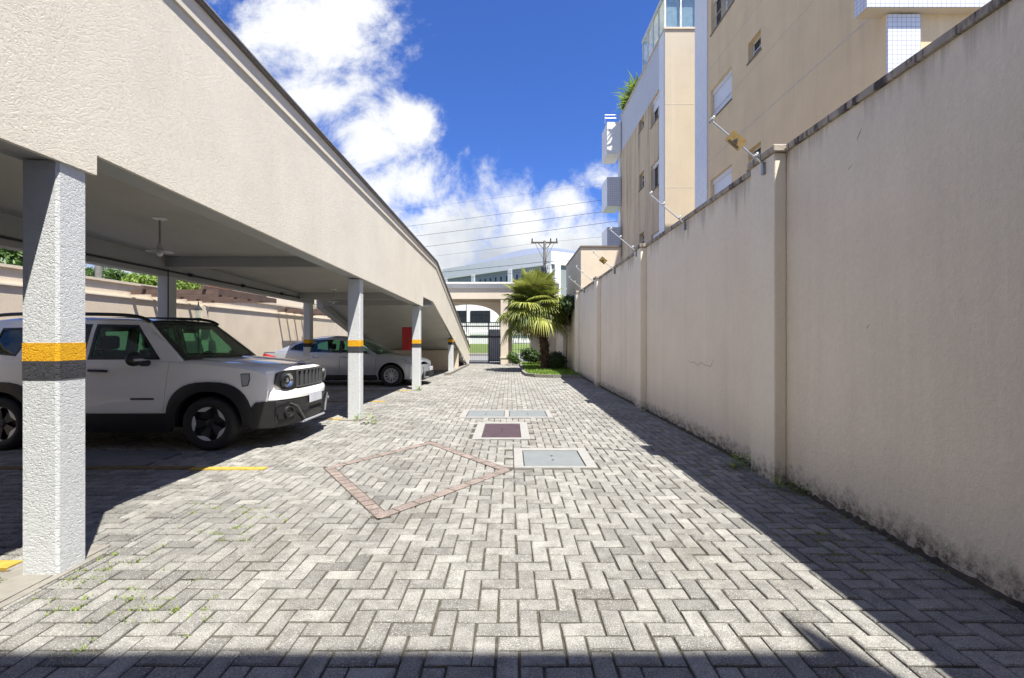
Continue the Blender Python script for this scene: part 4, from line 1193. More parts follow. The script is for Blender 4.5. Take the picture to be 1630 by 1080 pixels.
MB().box(-3, 3, 0, 4, 0, 5.2).build('wall', M['whiteb'], hs); MB().box(-3.2, 3.2, -.2, 4.2, 5.202, 5.35).build('roof', M['kerb'], hs)
sh = empty('vine', (-8.4, 21.0, 0), 'thin leafy climber on the farther pergola', 'climbing plant')
tb = MB()
for k in range(9): tb.tube([(rnd.uniform(-.8, .8), rnd.uniform(-.8, 1.2), 2.66), (rnd.uniform(-.8, .8), rnd.uniform(-.8, 1.2), 2.9), (rnd.uniform(-1, 1), rnd.uniform(-.8, 1.2), rnd.uniform(2.2, 3.2))], .012, 5)
tb.build('stem', M['bark'], sh); leafcloud('leaves', [(0, .3, 2.75, .35), (-.6, 0, 2.72, .3), (.5, .5, 2.7, .3)], 500, .05, M['leaf'], sh, 21)

# roof garden plants on far building
rp_ = empty('rooftop_plant', (XB+.3, by(23.0), HB), 'spiky yellow green plants on the roof edge of the farther building', 'plant')
V, Fc, tone = [], [], []
for c in range(9):
    ox, oy, oz = rnd.uniform(-.3, .3), rnd.uniform(-1.2, 1.5), .15
    for k in range(34):
        a = rnd.uniform(0, 6.28); el = rnd.uniform(.2, 1.4); L = rnd.uniform(.6, 1.25)
        d = Vector((math.cos(a)*math.cos(el), math.sin(a)*math.cos(el), math.sin(el))); s = Vector((-math.sin(a), math.cos(a), 0))*.05
        p = Vector((ox, oy, oz)); n = len(V)
        V.extend([tuple(p-s), tuple(p+s), tuple(p+d*L*.6+s*.8), tuple(p+d*L*.6-s*.8), tuple(p+d*L-Vector((0, 0, .15)))])
        Fc.extend([(n, n+1, n+2, n+3), (n+3, n+2, n+4)]); t_ = rnd.random(); tone.extend([t_, t_])
build_leaves('foliage', V, Fc, tone, M['leafbright'], rp_)
MB().box(-.1, .5, -1.3, 1.6, 0.072, .16).build('planter', M['kerb'], rp_)

# garden bed
bed = [(.60, 25.4), (.58, 18.2), (.66, 17.2), (.95, 16.72), (1.5, 16.42), (2.50, 16.32), (2.50, 25.4)]
q = MB().prism([(x, y, -.01) for x, y in bed], (0, 0, .085)).build('garden_bed', M['soil']); tag(q, kind='structure')
kb = MB()
for a, b in zip(bed[:5], bed[1:6]):
    a, b = Vector((*a, 0)), Vector((*b, 0)); d = (b-a).normalized(); n = Vector((d.y, -d.x, 0))
    if n.dot(Vector((1.6, 20, 0))-a) > 0: n = -n
    kb.hexa([a-d*.01, b+d*.01, b+d*.01+n*.10, a-d*.01+n*.10], [(v.x, v.y, .11) for v in (a-d*.01, b+d*.01, b+d*.01+n*.10, a-d*.01+n*.10)])
tag(kb.build('bed_kerb', M['kerb']), kind='structure')
def blades(name, pts, hmin, hmax, w, mat, spread=.3):
    V, Fc, tone = [], [], []
    for (x, y, z) in pts:
        a = rnd.uniform(0, 6.28); h = rnd.uniform(hmin, hmax); l = rnd.uniform(0, spread)*h
        dx, dy = math.cos(a), math.sin(a); n = len(V); t_ = min(1, max(0, rnd.gauss(.5, .25)))
        V.extend([(x-dy*w, y+dx*w, z), (x+dy*w, y-dx*w, z), (x+dx*l, y+dy*l, z+h)])
        Fc.append((n, n+1, n+2)); tone.append(t_)
    return build_leaves(name, V, Fc, tone, mat)
pts = []
while len(pts) < 15000:
    x, y = rnd.uniform(.58, 2.5), rnd.uniform(16.3, 25.4)
    if in_poly((x, y), bed): pts.append((x, y, .07))
tag(blades('bed_grass', pts, .04, .10, .012, M['grassb'], .8), 'short bright grass filling the kerbed garden bed under the palm', 'grass', kind='stuff')
# moss and weeds in the joints
pts = []
cl = [(-2.75, 2.62, .12), (-2.45, 2.62, .10), (-2.50, 2.85, .14), (-2.58, 2.45, .08), (-2.62, 2.30, .06), (-2.0, 3.2, .25), (-1.9, 3.4, .15), (-2.2, 3.1, .2), (-2.3, 2.5, .15),
      (-1.55, 2.35, .10), (-1.85, 2.25, .14), (-2.1, 3.6, .3), (-2.3, 7.7, .25), (-2.2, 7.2, .35), (-2.5, 7.6, .2), (-2.1, 6.6, .4), (-2.4, 12.2, .2), (-2.3, 9, .4),
      (2.1, 8.2, .25), (2.15, 7.1, .2), (2.1, 6.0, .3), (2.2, 5.5, .3), (2.05, 4.9, .18), (2.2, 9.4, .3), (2.25, 10.5, .3), (2.3, 4.3, .15), (1.95, 4.6, .12), (2.2, 3.2, .1), (2.05, 2.9, .08)] + [(rnd.uniform(1.85, 2.45), rnd.uniform(3.0, 11.0), .22) for _ in range(22)] + [(rnd.uniform(-2.5, -1.7), rnd.uniform(2.3, 4.2), .14) for _ in range(8)]
def snap(x, y):   # nearest joint line
    return (PX0 + round((x-PX0)/WP)*WP + rnd.gauss(0, .004), y) if rnd.random() < .5 else (x, PY0 + round((y-PY0)/WP)*WP + rnd.gauss(0, .004))
for x, y, r_ in cl:
    ncl = 7 if r_ < .2 else 5
    for c in range(ncl):
        cx_, cy_ = snap(rnd.gauss(x, r_*.6), rnd.gauss(y, r_))
        for k in range(rnd.randint(6, 22)): pts.append((*[a+b for a, b in zip((cx_, cy_), (rnd.gauss(0, .018), rnd.gauss(0, .018)))], -.004))
for k in range(1500):
    y = rnd.uniform(1.5, 16); pts.append((pnf(y)-.05-abs(rnd.gauss(0, .03)), y, .0))
tag(blades('joint_moss', pts, .005, .018, .004, M['moss'], 1.5), 'sparse moss and grass tufts growing in the paving joints', 'moss', kind='stuff')
def weed(loc, label, s=1.0, n=26):
    w = empty('weed_plant', loc, label, 'weed', 'weeds sprouting along the wall and columns')
    V, Fc, tone = [], [], []
    for k in range(n):
        a = rnd.uniform(0, 6.28); el = rnd.uniform(.3, 1.3); L = rnd.uniform(.04, .12)*s
        d = Vector((math.cos(a)*math.cos(el), math.sin(a)*math.cos(el), math.sin(el)))
        p = d*L; u = Vector((-math.sin(a), math.cos(a), 0)); f = (d+Vector((0, 0, -.7))).normalized(); q_ = rnd.uniform(.012, .022)*s
        m = len(V)
        V.extend([tuple(u*.001), tuple(p+u*.002), tuple(p-u*.002)]); Fc.append((m, m+1, m+2)); tone.append(.4)
        m = len(V)
        V.extend([tuple(p), tuple(p+f*q_+u*q_*.8), tuple(p+f*q_*2.1), tuple(p+f*q_-u*q_*.8)]); Fc.append((m, m+1, m+2, m+3)); tone.append(rnd.random())
    build_leaves('leaves', V, Fc, tone, M['leafbright'], w)
weed((2.44, 4.92, 0), 'leafy weed at the far foot of the nearest pilaster', 1.5, 50)
weed((2.44, 4.26, 0), 'small weed at the near foot of the nearest pilaster', 1.0, 30)
weed((2.56, 4.12, 0), 'small weed between wall and near side of the nearest pilaster', 1.0, 24)
weed((-2.88, 2.62, 0), 'small weed at the left foot of the nearest white column', .45, 22)
weed((-2.56, 7.85, 0), 'small weed at the foot of the second white column', 1.0, 26)
weed((-2.25, 7.55, 0), 'thin weed standing in the paving right of the second column', 1.5, 20)
weed((-2.44, 12.45, 0), 'small weed at the foot of the third white column', 1.2, 24)
# shrubs in the bed
def shrub(loc, label, blobs_, n, size, mat, seed):
    s = empty('shrub', loc, label, 'shrub', 'shrubs in the garden bed')
    tb = MB()
    for b in blobs_: tb.tube([(0, 0, 0), (b[0]*.6, b[1]*.6, b[2]*.6), (b[0], b[1], b[2])], .012, 5)
    tb.build('stem', M['bark'], s); leafcloud('foliage', blobs_, n, size, mat, s, seed)
shrub((2.05, 21.2, .07), 'dark low shrub behind the palm trunk against the wall', [(0, 0, .35, .38), (.1, -1.0, .35, .36), (-.2, -1.8, .3, .3), (.1, 1, .4, .4)], 3000, .05, M['hedge'], 31)
shrub((.95, 23.4, .07), 'spiky dark green shrub left of the palm trunk', [(0, 0, .5, .45), (.3, -.4, .4, .35)], 1500, .08, M['hedge'], 32)
shrub((.12, 24.2, .0), 'small green shrub at the foot of the portico pillar', [(0, 0, .45, .32), (.2, .1, .25, .25)], 900, .06, M['leaf'], 33)
shrub((2.3, 19.2, .07), 'climbing greenery behind the palm crown on the wall', [(0, 0, 2.6, .45), (0, -.8, 2.7, .4), (.1, .8, 2.2, .4)], 2400, .07, M['hedge'], 34)

# ------------------------------------------------------------ cars
def lerp_list(pts, u):
    if u <= pts[0][0]: return pts[0][1]
    for (a, x), (b, y) in zip(pts[:-1], pts[1:]):
        if u <= b: return x + (y-x)*(u-a)/(b-a)
    return pts[-1][1]
def clip(poly, a, b):
    """keep the side left of a->b"""
    out = []; a = Vector(a); b = Vector(b); d = b-a
    sd_ = lambda p: d.x*(p[1]-a.y) - d.y*(p[0]-a.x)
    for i in range(len(poly)):
        p, q = Vector(poly[i]), Vector(poly[(i+1) % len(poly)]); sp_, sq = sd_(p), sd_(q)
        if sp_ >= 0: out.append(p)
        if sp_*sq < 0: out.append(p + (q-p)*(sp_/(sp_-sq)))
    return out
def arch(uc, zc, r, z0, flat=1.0, n=18, rev=False):
    """arch outline over a wheel from the front foot to the rear foot at height z0 (super-ellipse)"""
    pts = []
    a0 = math.asin(max(-1, min(1, (z0-zc)/r)))
    for k in range(n+1):
        t = math.pi - a0 - (math.pi-2*a0)*k/n
        c, s = math.cos(t), math.sin(t)
        e = 2.0/(2.0*flat)
        x = abs(c)**e*(1 if c > 0 else -1); y = abs(s)**e*(1 if s > 0 else -1)
        pts.append((uc + r*x, zc + r*y))
    return pts[::-1] if rev else pts
def smooth_curve(pts, k=6):
    out = []
    for i in range(len(pts)-1):
        p0, p1, p2, p3 = pts[max(0, i-1)], pts[i], pts[i+1], pts[min(len(pts)-1, i+2)]
        for j_ in range(k):
            t = j_/k
            out.append(tuple(.5*((2*p1[d]) + (-p0[d]+p2[d])*t + (2*p0[d]-5*p1[d]+4*p2[d]-p3[d])*t*t + (-p0[d]+3*p1[d]-3*p2[d]+p3[d])*t**3) for d in (0, 1)))
    out.append(pts[-1]); return out

class Car:
    def __init__(s, name, loc, label, cat, nose_dir=1):
        s.root = empty(name, loc, label, cat)
        s.nd = nose_dir
    def T(s, u, y, z): return Vector((-u*s.nd, y, z))      # nose at x=0, u grows backwards
    def part(s, mb, name, mat, parent=None, smooth=True, angle=35):
        o = mb.build(name, mat, None, smooth, angle=angle); o.parent = parent or s.root; return o
def wheel(car, u, side, r, wdt, style, ytrack):
    ow = empty('wheel', (0, 0, 0)); ow.parent = car.root
    ow.location = car.T(u, side*ytrack, r)
    o = 1 if side > 0 else -1
    tp = []
    rr_ = .67 if style == 'five' else .66
    ri = r*rr_
    prof = [(ri, -.0), (ri+.01, .012), (r*.80, .022), (r*.93, .012), (r*.985, -.012), (r, -.04), (r, -wdt+.04), (r*.95, -wdt), (ri, -wdt)]
    MB().lathe([(a, h*o) for a, h in prof], (0, 0, 0), 'y', 40).build('tyre', M['tyre'], ow, True)
    dish = [(ri, -.002), (ri-.012, -.004), (ri-.02, -.03), (ri-.03, -.075), (.06, -.07), (0, -.07)]
    MB().lathe([(a, h*o) for a, h in dish], (0, 0, 0), 'y', 40).build('rim', M['rim_dark'] if style == 'five' else M['rim_dark'], ow, True)
    def rp(rad, t, h): return Vector((rad*math.cos(t), h*o, rad*math.sin(t)))
    if style == 'five':
        sp_ = MB(); pt_ = MB()
        for k in range(5):
            t0 = 2*math.pi*k/5 + math.pi/2 + .3
            for (m_, ra, rb, wa, wb, ha, hb) in ((sp_, .045, ri-.045, .60, .36, -.035, -.014),):
                L_ = [rp(ra, t0-wa, ha), rp(rb, t0-wb, hb), rp(rb, t0+wb, hb), rp(ra, t0+wa, ha)]
                m_.hexa([p + Vector((0, -o*.04, 0)) for p in L_], L_)
            arcp = []
            nn = 8
            for q in range(nn+1): arcp.append(rp(ri-.008, t0-.46+.92*q/nn, -.006))
            inner = []
            for q in range(nn+1):
                a_ = t0+.46-.92*q/nn; f_ = abs((a_-t0)/.46)
                inner.append(rp(ri-.062+.046*f_**1.6, a_, -.010))
            pt_.prism(arcp+inner, (0, -o*.012, 0))
        sp_.lathe([(0, -.022*o), (.03, -.022*o), (.05, -.03*o), (.058, -.05*o)], (0, 0, 0), 'y', 20)
        sp_.build('spokes', M['rim_dark'], ow)
        pt_.build('rim_face', M['rim_silver'], ow)
    else:
        sp_ = MB()
        for k in range(9):
            t0 = 2*math.pi*k/9 + .2
            for sg in (-1, 1):
                c0_ = t0+sg*.10; c1_ = t0+sg*.16
                L_ = [rp(.05, c0_-.14, -.02), rp(ri-.012, c1_-.055, -.008), rp(ri-.012, c1_+.055, -.008), rp(.05, c0_+.14, -.02)]
                sp_.hexa([p + Vector((0, -o*.02, 0)) for p in L_], L_)
        sp_.lathe([(0, -.008*o), (.03, -.008*o), (.055, -.012*o), (.06, -.03*o)], (0, 0, 0), 'y', 20)
        sp_.lathe([(ri-.022, -.012*o), (ri-.016, -.003*o), (ri-.004, -.002*o), (ri, -.01*o)], (0, 0, 0), 'y', 40)
        sp_.build('spokes', M['rim_silver'], ow)
    return ow

def build_suv(loc):
    c = Car('compact_suv', loc, 'white boxy compact SUV with black roof rails and round headlight, parked under the carport', 'car')
    Lc = 4.22; uf, ur = .86, 3.42; rw_ = .328
    def wplan(u): return lerp_list([(0.0, .76), (.14, .79), (.20, .815), (.30, .845), (.5, .872), (1.0, .892), (2.2, .90), (3.4, .89), (3.9, .86), (4.22, .78)], u)
    def W(u, z):
        w = wplan(u)
        if z > 1.06: w -= .02 + (z-1.06)*.30 + .10*max(0, z-1.45)
        else:
            w -= .02*((z-.72)/.34)**2
            w += .006*math.exp(-((z-.98)/.03)**2)
        return w
    body = [(.19, .62), (.20, .50)] + arch(uf, rw_, .475, .40, 1.25) + [(1.36, .445), (2.9, .445)] + arch(ur, rw_, .475, .44, 1.25) + [(4.05, .50), (4.20, .56), (4.20, 1.02), (4.12, 1.10)]
    topl = [(4.12, 1.10), (3.2, 1.105), (2.0, 1.095), (1.30, 1.085), (1.0, 1.06), (.6, 1.02), (.32, .975), (.22, .935), (.18, .87), (.18, .72)]
    body = body + topl[1:]
    seams = [((1.33, 1.2), (1.43, .30)), ((2.36, 1.2), (2.36, .30)), ((3.02, 1.2), (3.18, .30))]
    nr = lambda sg: (lambda u, v: (0, -sg, 0))
    g_ = .0035
    for sg in (-1, 1):
        fn = lambda u, v, sg=sg: c.T(u, sg*W(u, v), v)
        def piece(name, ca, cb):
            pl = body
            if ca: pl = clip(pl, (ca[1][0]+g_, ca[1][1]), (ca[0][0]+g_, ca[0][1])) if False else clip(pl, (ca[0][0]+g_, ca[0][1]), (ca[1][0]+g_, ca[1][1]))
            if cb: pl = clip(pl, (cb[1][0]-g_, cb[1][1]), (cb[0][0]-g_, cb[0][1]))
            mb = MB(); sheet(mb, [tuple(p) for p in pl], [], fn, .055, .03, nr(sg))
            return c.part(mb, name, M['jeepwhite'])
        piece('front_wing', None, seams[0])
        d1 = piece('front_door', seams[0], seams[1])
        d2 = piece('rear_door', seams[1], seams[2])
        piece('rear_wing', seams[2], None)
        for dd, u0 in ((d1, 2.08), (d2, 2.80)):
            hb = MB().tube([c.T(u0, sg*(W(u0, .98)+.005), .975), c.T(u0+.03, sg*(W(u0, .98)+.04), .98), c.T(u0+.20, sg*(W(u0, .98)+.04), .985), c.T(u0+.23, sg*(W(u0, .98)+.005), .985)], [.012, .016, .016, .012], 8)
            c.part(hb, 'handle', M['black'], dd)
        bd = MB(); sheet(bd, [(1.52, .625), (1.80, .625), (1.80, .647), (1.52, .647)], [], lambda u, v: c.T(u, sg*(W(u, v)+.006), v), None, .008, nr(sg))
        c.part(bd, 'badge', M['black'], d1)
        # greenhouse: pillars and roof side with window openings
        gh_ = [(1.20, 1.088), (1.28, 1.17), (1.74, 1.565), (1.86, 1.60), (3.70, 1.60), (3.86, 1.54), (4.10, 1.10)]
        w1 = [(1.50, 1.135), (1.84, 1.525), (2.33, 1.535), (2.33, 1.13)]
        w2 = [(2.43, 1.13), (2.43, 1.535), (2.98, 1.535), (3.12, 1.14)]
        w3 = [(3.26, 1.17), (3.12, 1.50), (3.52, 1.49), (3.60, 1.20)]
        mb = MB(); sheet(mb, gh_, [w1, w2, w3], fn, .09, .04, nr(sg)); c.part(mb, 'window_pillar', M['jeepwhite'])
        for i, wq in enumerate((w1, w2, w3)):
            cx_ = sum(p[0] for p in wq)/4; cz_ = sum(p[1] for p in wq)/4
            big = [(cx_+(p[0]-cx_)*1.07, cz_+(p[1]-cz_)*1.09) for p in wq]
            sm = [(cx_+(p[0]-cx_)*.95, cz_+(p[1]-cz_)*.93) for p in wq]
            mb = MB(); sheet(mb, big, [sm], lambda u, v: c.T(u, sg*(W(u, v)+.003), v), .1, .012, nr(sg)); fr_ = c.part(mb, 'window_frame', M['black'])
            mb = MB(); sheet(mb, [(cx_+(p[0]-cx_)*1.0, cz_+(p[1]-cz_)*1.0) for p in wq], [], lambda u, v: c.T(u, sg*(W(u, v)-.006), v), .2)
            c.part(mb, 'side_window', M['sideglass'])
        q = [(1.30, 1.10), (1.49, 1.13), (1.78, 1.50), (1.74, 1.525)]
        mb = MB(); sheet(mb, [(1.47, 1.115), (1.60, 1.115), (1.60, 1.27)], [], lambda u, v: c.T(u, sg*(W(u, v)+.007), v), None, .01, nr(sg)); c.part(mb, 'quarter_trim', M['black'])
        # cladding
        for uc, zf, nm in ((uf, .40, 1), (ur, .44, 1)):
            oa = arch(uc, rw_, .515, .30, 1.30); ia = arch(uc, rw_, .40, .30, 1.1, rev=True)
            mb = MB(); sheet(mb, oa+ia, [], lambda u, v: c.T(u, sg*(W(u, v)+.028-.2*max(0, abs(math.hypot(u-uc, v-rw_)-.45)-.05)), v), .05, .06, nr(sg)); c.part(mb, 'arch_cladding', M['black'])
        sill = [(1.33, .46), (1.30, .30), (1.38, .22), (2.92, .22), (2.95, .32), (2.90, .46)]
        mb = MB(); sheet(mb, sill, [], lambda u, v: c.T(u, sg*(W(u, v)+.022-.25*max(0, .32-v)), v), .08, .06, nr(sg)); c.part(mb, 'sill_cladding', M['black'])
        # roof rail
        rl_ = smooth_curve([(1.72, 1.585), (1.86, 1.645), (2.2, 1.675), (3.2, 1.685), (3.7, 1.66), (3.84, 1.60)], 4)
        c.part(MB().tube([c.T(u, sg*(W(u, 1.58)-.02), z) for u, z in rl_], .022, 8), 'roof_rail', M['black'])
        # mirror
        mm = MB(); mc = c.T(1.66, sg*1.02, 1.125)
        mm.grid(lambda a, b: mc + Vector((.075*math.sin(math.pi*a)*math.cos(2*math.pi*b)*1.15, sg*(-.115+.23*a), .085*math.sin(math.pi*a)**.5*math.sin(2*math.pi*b) if 0 < a < 1 else 0)), 10, 16)
        mm.tube([c.T(1.60, sg*.84, 1.07), c.T(1.63, sg*.96, 1.07)], [.04, .03], 8)
        mo = c.part(mm, 'mirror', M['black'])
        c.part(MB().box(mc.x+.060, mc.x+.086, min(mc.y-.085, mc.y+.05), max(mc.y-.085, mc.y+.05), mc.z-.02, mc.z+.006), 'indicator', M['galv'], mo)
        # side marker, wheels
        bm_ = MB(); sheet(bm_, [(.40, .80), (.45, .79), (.47, .93), (.385, .935), (.38, .88)], [], lambda u, v: c.T(u, sg*(W(u, v)+.008), v), None, .01, nr(sg)); mk = c.part(bm_, 'side_marker', M['galv'])
        bm_ = MB(); sheet(bm_, [(.39, .79), (.46, .78), (.48, .94), (.375, .945), (.37, .87)], [], lambda u, v: c.T(u, sg*(W(u, v)+.004), v), None, .01, nr(sg)); c.part(bm_, 'side_marker_frame', M['steelgrey'])
        wheel(c, uf, sg, rw_, .225, 'five', .885); wheel(c, ur, sg, rw_, .225, 'five', .88)
    # hood: u rows, y columns
    def zedge(u): return lerp_list([(.18, .88), (.22, .935), (.32, .975), (.6, 1.02), (1.0, 1.06), (1.30, 1.085)], u)
    def zmid(u): return lerp_list([(.0, .965), (.06, 1.0), (.2, 1.025), (.6, 1.07), (1.0, 1.105), (1.30, 1.12)], u)
    def nose(yn): return .21*abs(yn)**3.0
    def hood(a, b):
        yn = -1+2*b; u = nose(yn) + (1.28-nose(yn)-.10*(1-yn*yn))*a
        w = W(max(u, .14), 1.0); t = abs(yn)
        if t < .80: z = zmid(u-nose(yn)*(1-a)) - .012*t*t + (.010*min(1, a*8) if .30 < t < .62 else 0)
        else: f = (t-.80)/.20; z0 = zmid(u-nose(yn)*(1-a))-.012*.64; z = z0 + (zedge(max(u, .10))-z0)*f**2
        return c.T(u, yn*w, z)
    hd = c.part(MB().grid(hood, 24, 40), 'bonnet', M['jeepwhite'], angle=60)
    # front fascia rows
    def front(z0, z1, yn0, yn1, push=0.0, bot=0):
        return lambda a, b: (lambda yn, z: c.T(nose(yn) - push + .035*max(0, (.72-z))*0 + .05*max(0, (z-.90))*4*0, yn*W(.14, min(z, .98)), z))(yn0+(yn1-yn0)*b, z0+(z1-z0)*a)
    c.part(MB().grid(front(.70, .962, -1, 1), 6, 36), 'front_panel', M['jeepwhite'])
    gp = MB()
    def gpt(y, z, push): yn = y/.83; return c.T(nose(yn)-push, y, z)
    gouter = [(-.72, .80), (-.70, .93), (-.60, .965), (.60, .965), (.70, .93), (.72, .80), (.62, .725), (.30, .71), (-.30, .71), (-.62, .725)]
    sheet(gp, gouter[::-1], [], lambda y, z: gpt(y, z, .014), .06, .02, lambda u, v: (-1, 0, 0)); grl = c.part(gp, 'grille', M['black'])
    for k in range(7):
        yc = (k-3)*.118
        sl_ = [(yc-.034, .745), (yc+.034, .745), (yc+.036, .945), (yc-.036, .945)]
        so = [(yc-.048, .732), (yc+.048, .732), (yc+.05, .958), (yc-.05, .958)]
        mb = MB(); sheet(mb, so, [sl_], lambda y, z: gpt(y, z, .036), .08, .02, lambda u, v: (-1, 0, 0)); c.part(mb, 'grille_frame', M['steelgrey'], grl)
        mb = MB(); sheet(mb, sl_, [], lambda y, z: gpt(y, z, .018)); c.part(mb, 'slot', M['matte_black'], grl)
    for sg in (-1, 1):
        cc = gpt(sg*.575, .84, .02)
        hl = empty('headlight', cc); hl.parent = c.root; hl.rotation_euler = (0, 0, sg*-.33*-1)
        MB().lathe([(.108, 0), (.108, .03), (.092, .034), (.088, .0)], (0, 0, 0), 'x', 32).build('bezel', M['black'], hl, True)
        MB().lathe([(.090, .018), (.07, -.002), (.04, -.018), (.028, -.02), (.026, .012), (0, .016)], (0, 0, 0), 'x', 32).build('reflector', M['chrome'], hl, True)
        MB().lathe([(.091, .022), (.07, .036), (.04, .044), (0, .047)], (0, 0, 0), 'x', 32).build('lens', M['lens'], hl, True)
    # bumper
    def bump_fn(zr):
        def f(a, b):
            yn = -1+2*b; z, push = lerp_list([(k/(len(zr)-1), v[0]) for k, v in enumerate(zr)], a), lerp_list([(k/(len(zr)-1), v[1]) for k, v in enumerate(zr)], a)
            yy = yn*W(.14, .7)*(1.0+.03*(push > 0)); u = nose(yn) - push*(1-.35*yn*yn)
            if abs(yn) > .92: u += (abs(yn)-.92)*2.4
            return c.T(u, yy, z)
        return f
    c.part(MB().grid(bump_fn([(.715, .0), (.70, .05), (.66, .075), (.60, .07), (.595, .03)]), 8, 40), 'bumper', M['jeepwhite'], angle=50)
    c.part(MB().grid(bump_fn([(.60, .03), (.575, .068), (.50, .06), (.44, .05), (.34, .075), (.27, .055), (.24, -.02), (.235, -.3)]), 14, 40), 'lower_bumper', M['black'], angle=50)
    for sg in (-1, 1):
        rc = MB(); sheet(rc, [(.42, .33), (.74, .36), (.76, .50), (.58, .53)], [], lambda y, z: c.T(nose(y/.82)-.075, sg*y, z), .08); c.part(rc, 'fog_recess_shade', M['matte_black'])  # flat black sheet on the bumper, painting the dark of a recess
        fl = empty('fog_light', c.T(nose(.62/.82)-.085, sg*.62, .44)); fl.parent = c.root; fl.rotation_euler = (0, 0, sg*.4)
        MB().lathe([(.075, 0), (.07, .03), (.055, .03), (.05, .01)], (0, 0, 0), 'x', 24).build('surround', M['black'], fl, True)
        MB().lathe([(.05, .012), (.03, .02), (0, .022)], (0, 0, 0), 'x', 24).build('lens', M['lens'], fl, True)
        # lower corner cladding between bumper and wheel arch, and grey blade
        mb = MB(); sheet(mb, [(.10, .60), (.30, .585), (.37, .50), (.42, .34), (.34, .27), (.12, .27)], [], lambda u, v: c.T(u, sg*(W(max(u, .05), v)+.022), v), .06, .05, nr(sg)); c.part(mb, 'corner_cladding', M['black'])
        mb = MB(); mb.tube([c.T(-.075, sg*.34, .31), c.T(-.055, sg*.42, .41), c.T(-.045, sg*.48, .49), c.T(-.01, sg*.60, .545)], [.014, .018, .015, .010], 8); c.part(mb, 'bumper_blade', M['steelgrey'])
    pl = MB().box(.078, .088, -.20, .20, .50, .63, bev=.003); c.part(pl, 'number_plate', M['plate'])
    c.part(MB().box(-.08, .062, -.34, .34, .30, .43), 'lower_intake', M['matte_black'])
    c.part(MB().box(-.1, .070, -.36, .36, .255, .285, bev=.008), 'skid_plate', M['galv'])
    # lettering on the bonnet edge
    fc_ = bpy.data.curves.new('bonnet_badge', 'FONT'); fc_.body = 'Jeep'; fc_.size = .085; fc_.extrude = .004; fc_.align_x = 'CENTER'; fc_.offset = .0018
    tmp = bpy.data.objects.new('bonnet_badge', fc_); COL.objects.link(tmp)
    dg = bpy.context.evaluated_depsgraph_get(); me = bpy.data.meshes.new_from_object(tmp.evaluated_get(dg)); bpy.data.objects.remove(tmp)
    bo = bpy.data.objects.new('badge_lettering', me); me.materials.clear(); me.materials.append(M['steelgrey']); COL.objects.link(bo); bo.parent = hd
    bo.location = c.T(.085, 0, 1.010); bo.rotation_euler = (R(14), 0, R(90))
    # windscreen
    def ws(a, b, push=0):
        yn = -1+2*b; z = 1.10 + .485*a; u = 1.20 + .54*a - .12*(1-yn*yn)*(1-.3*a)
        return c.T(u-push, yn*(W(1.3+.5*a, z)-.055), z + push*.9)
    c.part(MB().grid(lambda a, b: ws(a, b), 10, 24), 'windscreen', M['windscreen'], angle=60)
    fr_ = MB()
    for (a0, a1, b0, b1) in ((0, .075, 0, 1), (.945, 1, 0, 1), (0, 1, 0, .045), (0, 1, .955, 1)):
        fr_.grid(lambda a, b: ws(a0+(a1-a0)*a, b0+(b1-b0)*b, .006), 8, 20)
    c.part(fr_, 'windscreen_border', M['black'], angle=60)
    for sg in (-1, 1):   # A pillars and scuttle
        mb = MB().grid(lambda a, b: (lambda z, u: c.T(u-.015*math.sin(math.pi*b), sg*(W(1.3+.5*a, z)-.062*b), z))(1.085+.51*a, 1.245+.55*a - .05*b), 10, 5)
        c.part(mb, 'a_pillar', M['jeepwhite'], angle=60)
    c.part(MB().grid(lambda a, b: (lambda yn: c.T(1.07+.10*a+.13*(yn*yn)*.9, yn*.80, 1.10+.0*a))(-1+2*b), 2, 16), 'scuttle', M['black'])
    # roof
    def roof(a, b):
        yn = -1+2*b; u = 1.74 + 2.1*a + (-.07*(1-yn*yn) if a < .01 else 0)
        z = lerp_list([(0, 1.588), (.06, 1.605), (.4, 1.63), (.8, 1.625), (1, 1.585)], a)
        w = W(min(u, 3.8), 1.60)
        return c.T(u, yn*w, z + .03*(1-abs(yn)**3) - (.03*max(0, abs(yn)-.93)/.07))
    c.part(MB().grid(roof, 24, 24), 'roof', M['jeepwhite'], angle=60)
    # tail
    def tail(a, b):
        yn = -1+2*b; z = .45+1.13*a; u = lerp_list([(.45, 4.20), (1.05, 4.20), (1.12, 4.13), (1.58, 3.86)], z)
        return c.T(u+.02*(1-yn*yn), yn*W(min(u, 4.2), z), z)
    c.part(MB().grid(tail, 14, 16), 'tailgate', M['jeepwhite'])
    c.part(MB().box(-4.12, -.12, -.62, .62, .24, .62), 'underbody', M['matte_black'])
    c.part(MB().box(-4.1, -1.32, -.83, .83, .45, .66).box(-2.86, -1.42, -.845, .845, .26, .46), 'floor', M['matte_black'])
    for u0 in (uf, ur):
        for sg in (-1, 1):
            mb = MB(); k = 14
            arcp = [(u0+.46*math.cos(math.pi*t/k), rw_+.46*math.sin(math.pi*t/k)) for t in range(k+1)]
            for (ua, za), (ub, zb_) in zip(arcp[:-1], arcp[1:]):
                mb.add([c.T(ua, sg*.55, za), c.T(ub, sg*.55, zb_), c.T(ub, sg*.84, zb_), c.T(ua, sg*.84, za)], [(0, 1, 2, 3)])
            mb.add([c.T(ua, sg*.56, za) for ua, za in arcp], [tuple(range(len(arcp)))])
            c.part(mb, 'wheel_well', M['matte_black'])
    # interior
    seats(c, [(2.05, .36), (2.05, -.36), (2.95, .36), (2.95, -.36)], .62, 1.35)
    db = MB().box(-1.62, -1.22, -.70, .70, .70, 1.085, bev=.03); c.part(db, 'dashboard', M['seat'])
    st = MB()
    cw = c.T(1.72, .36, 1.02)
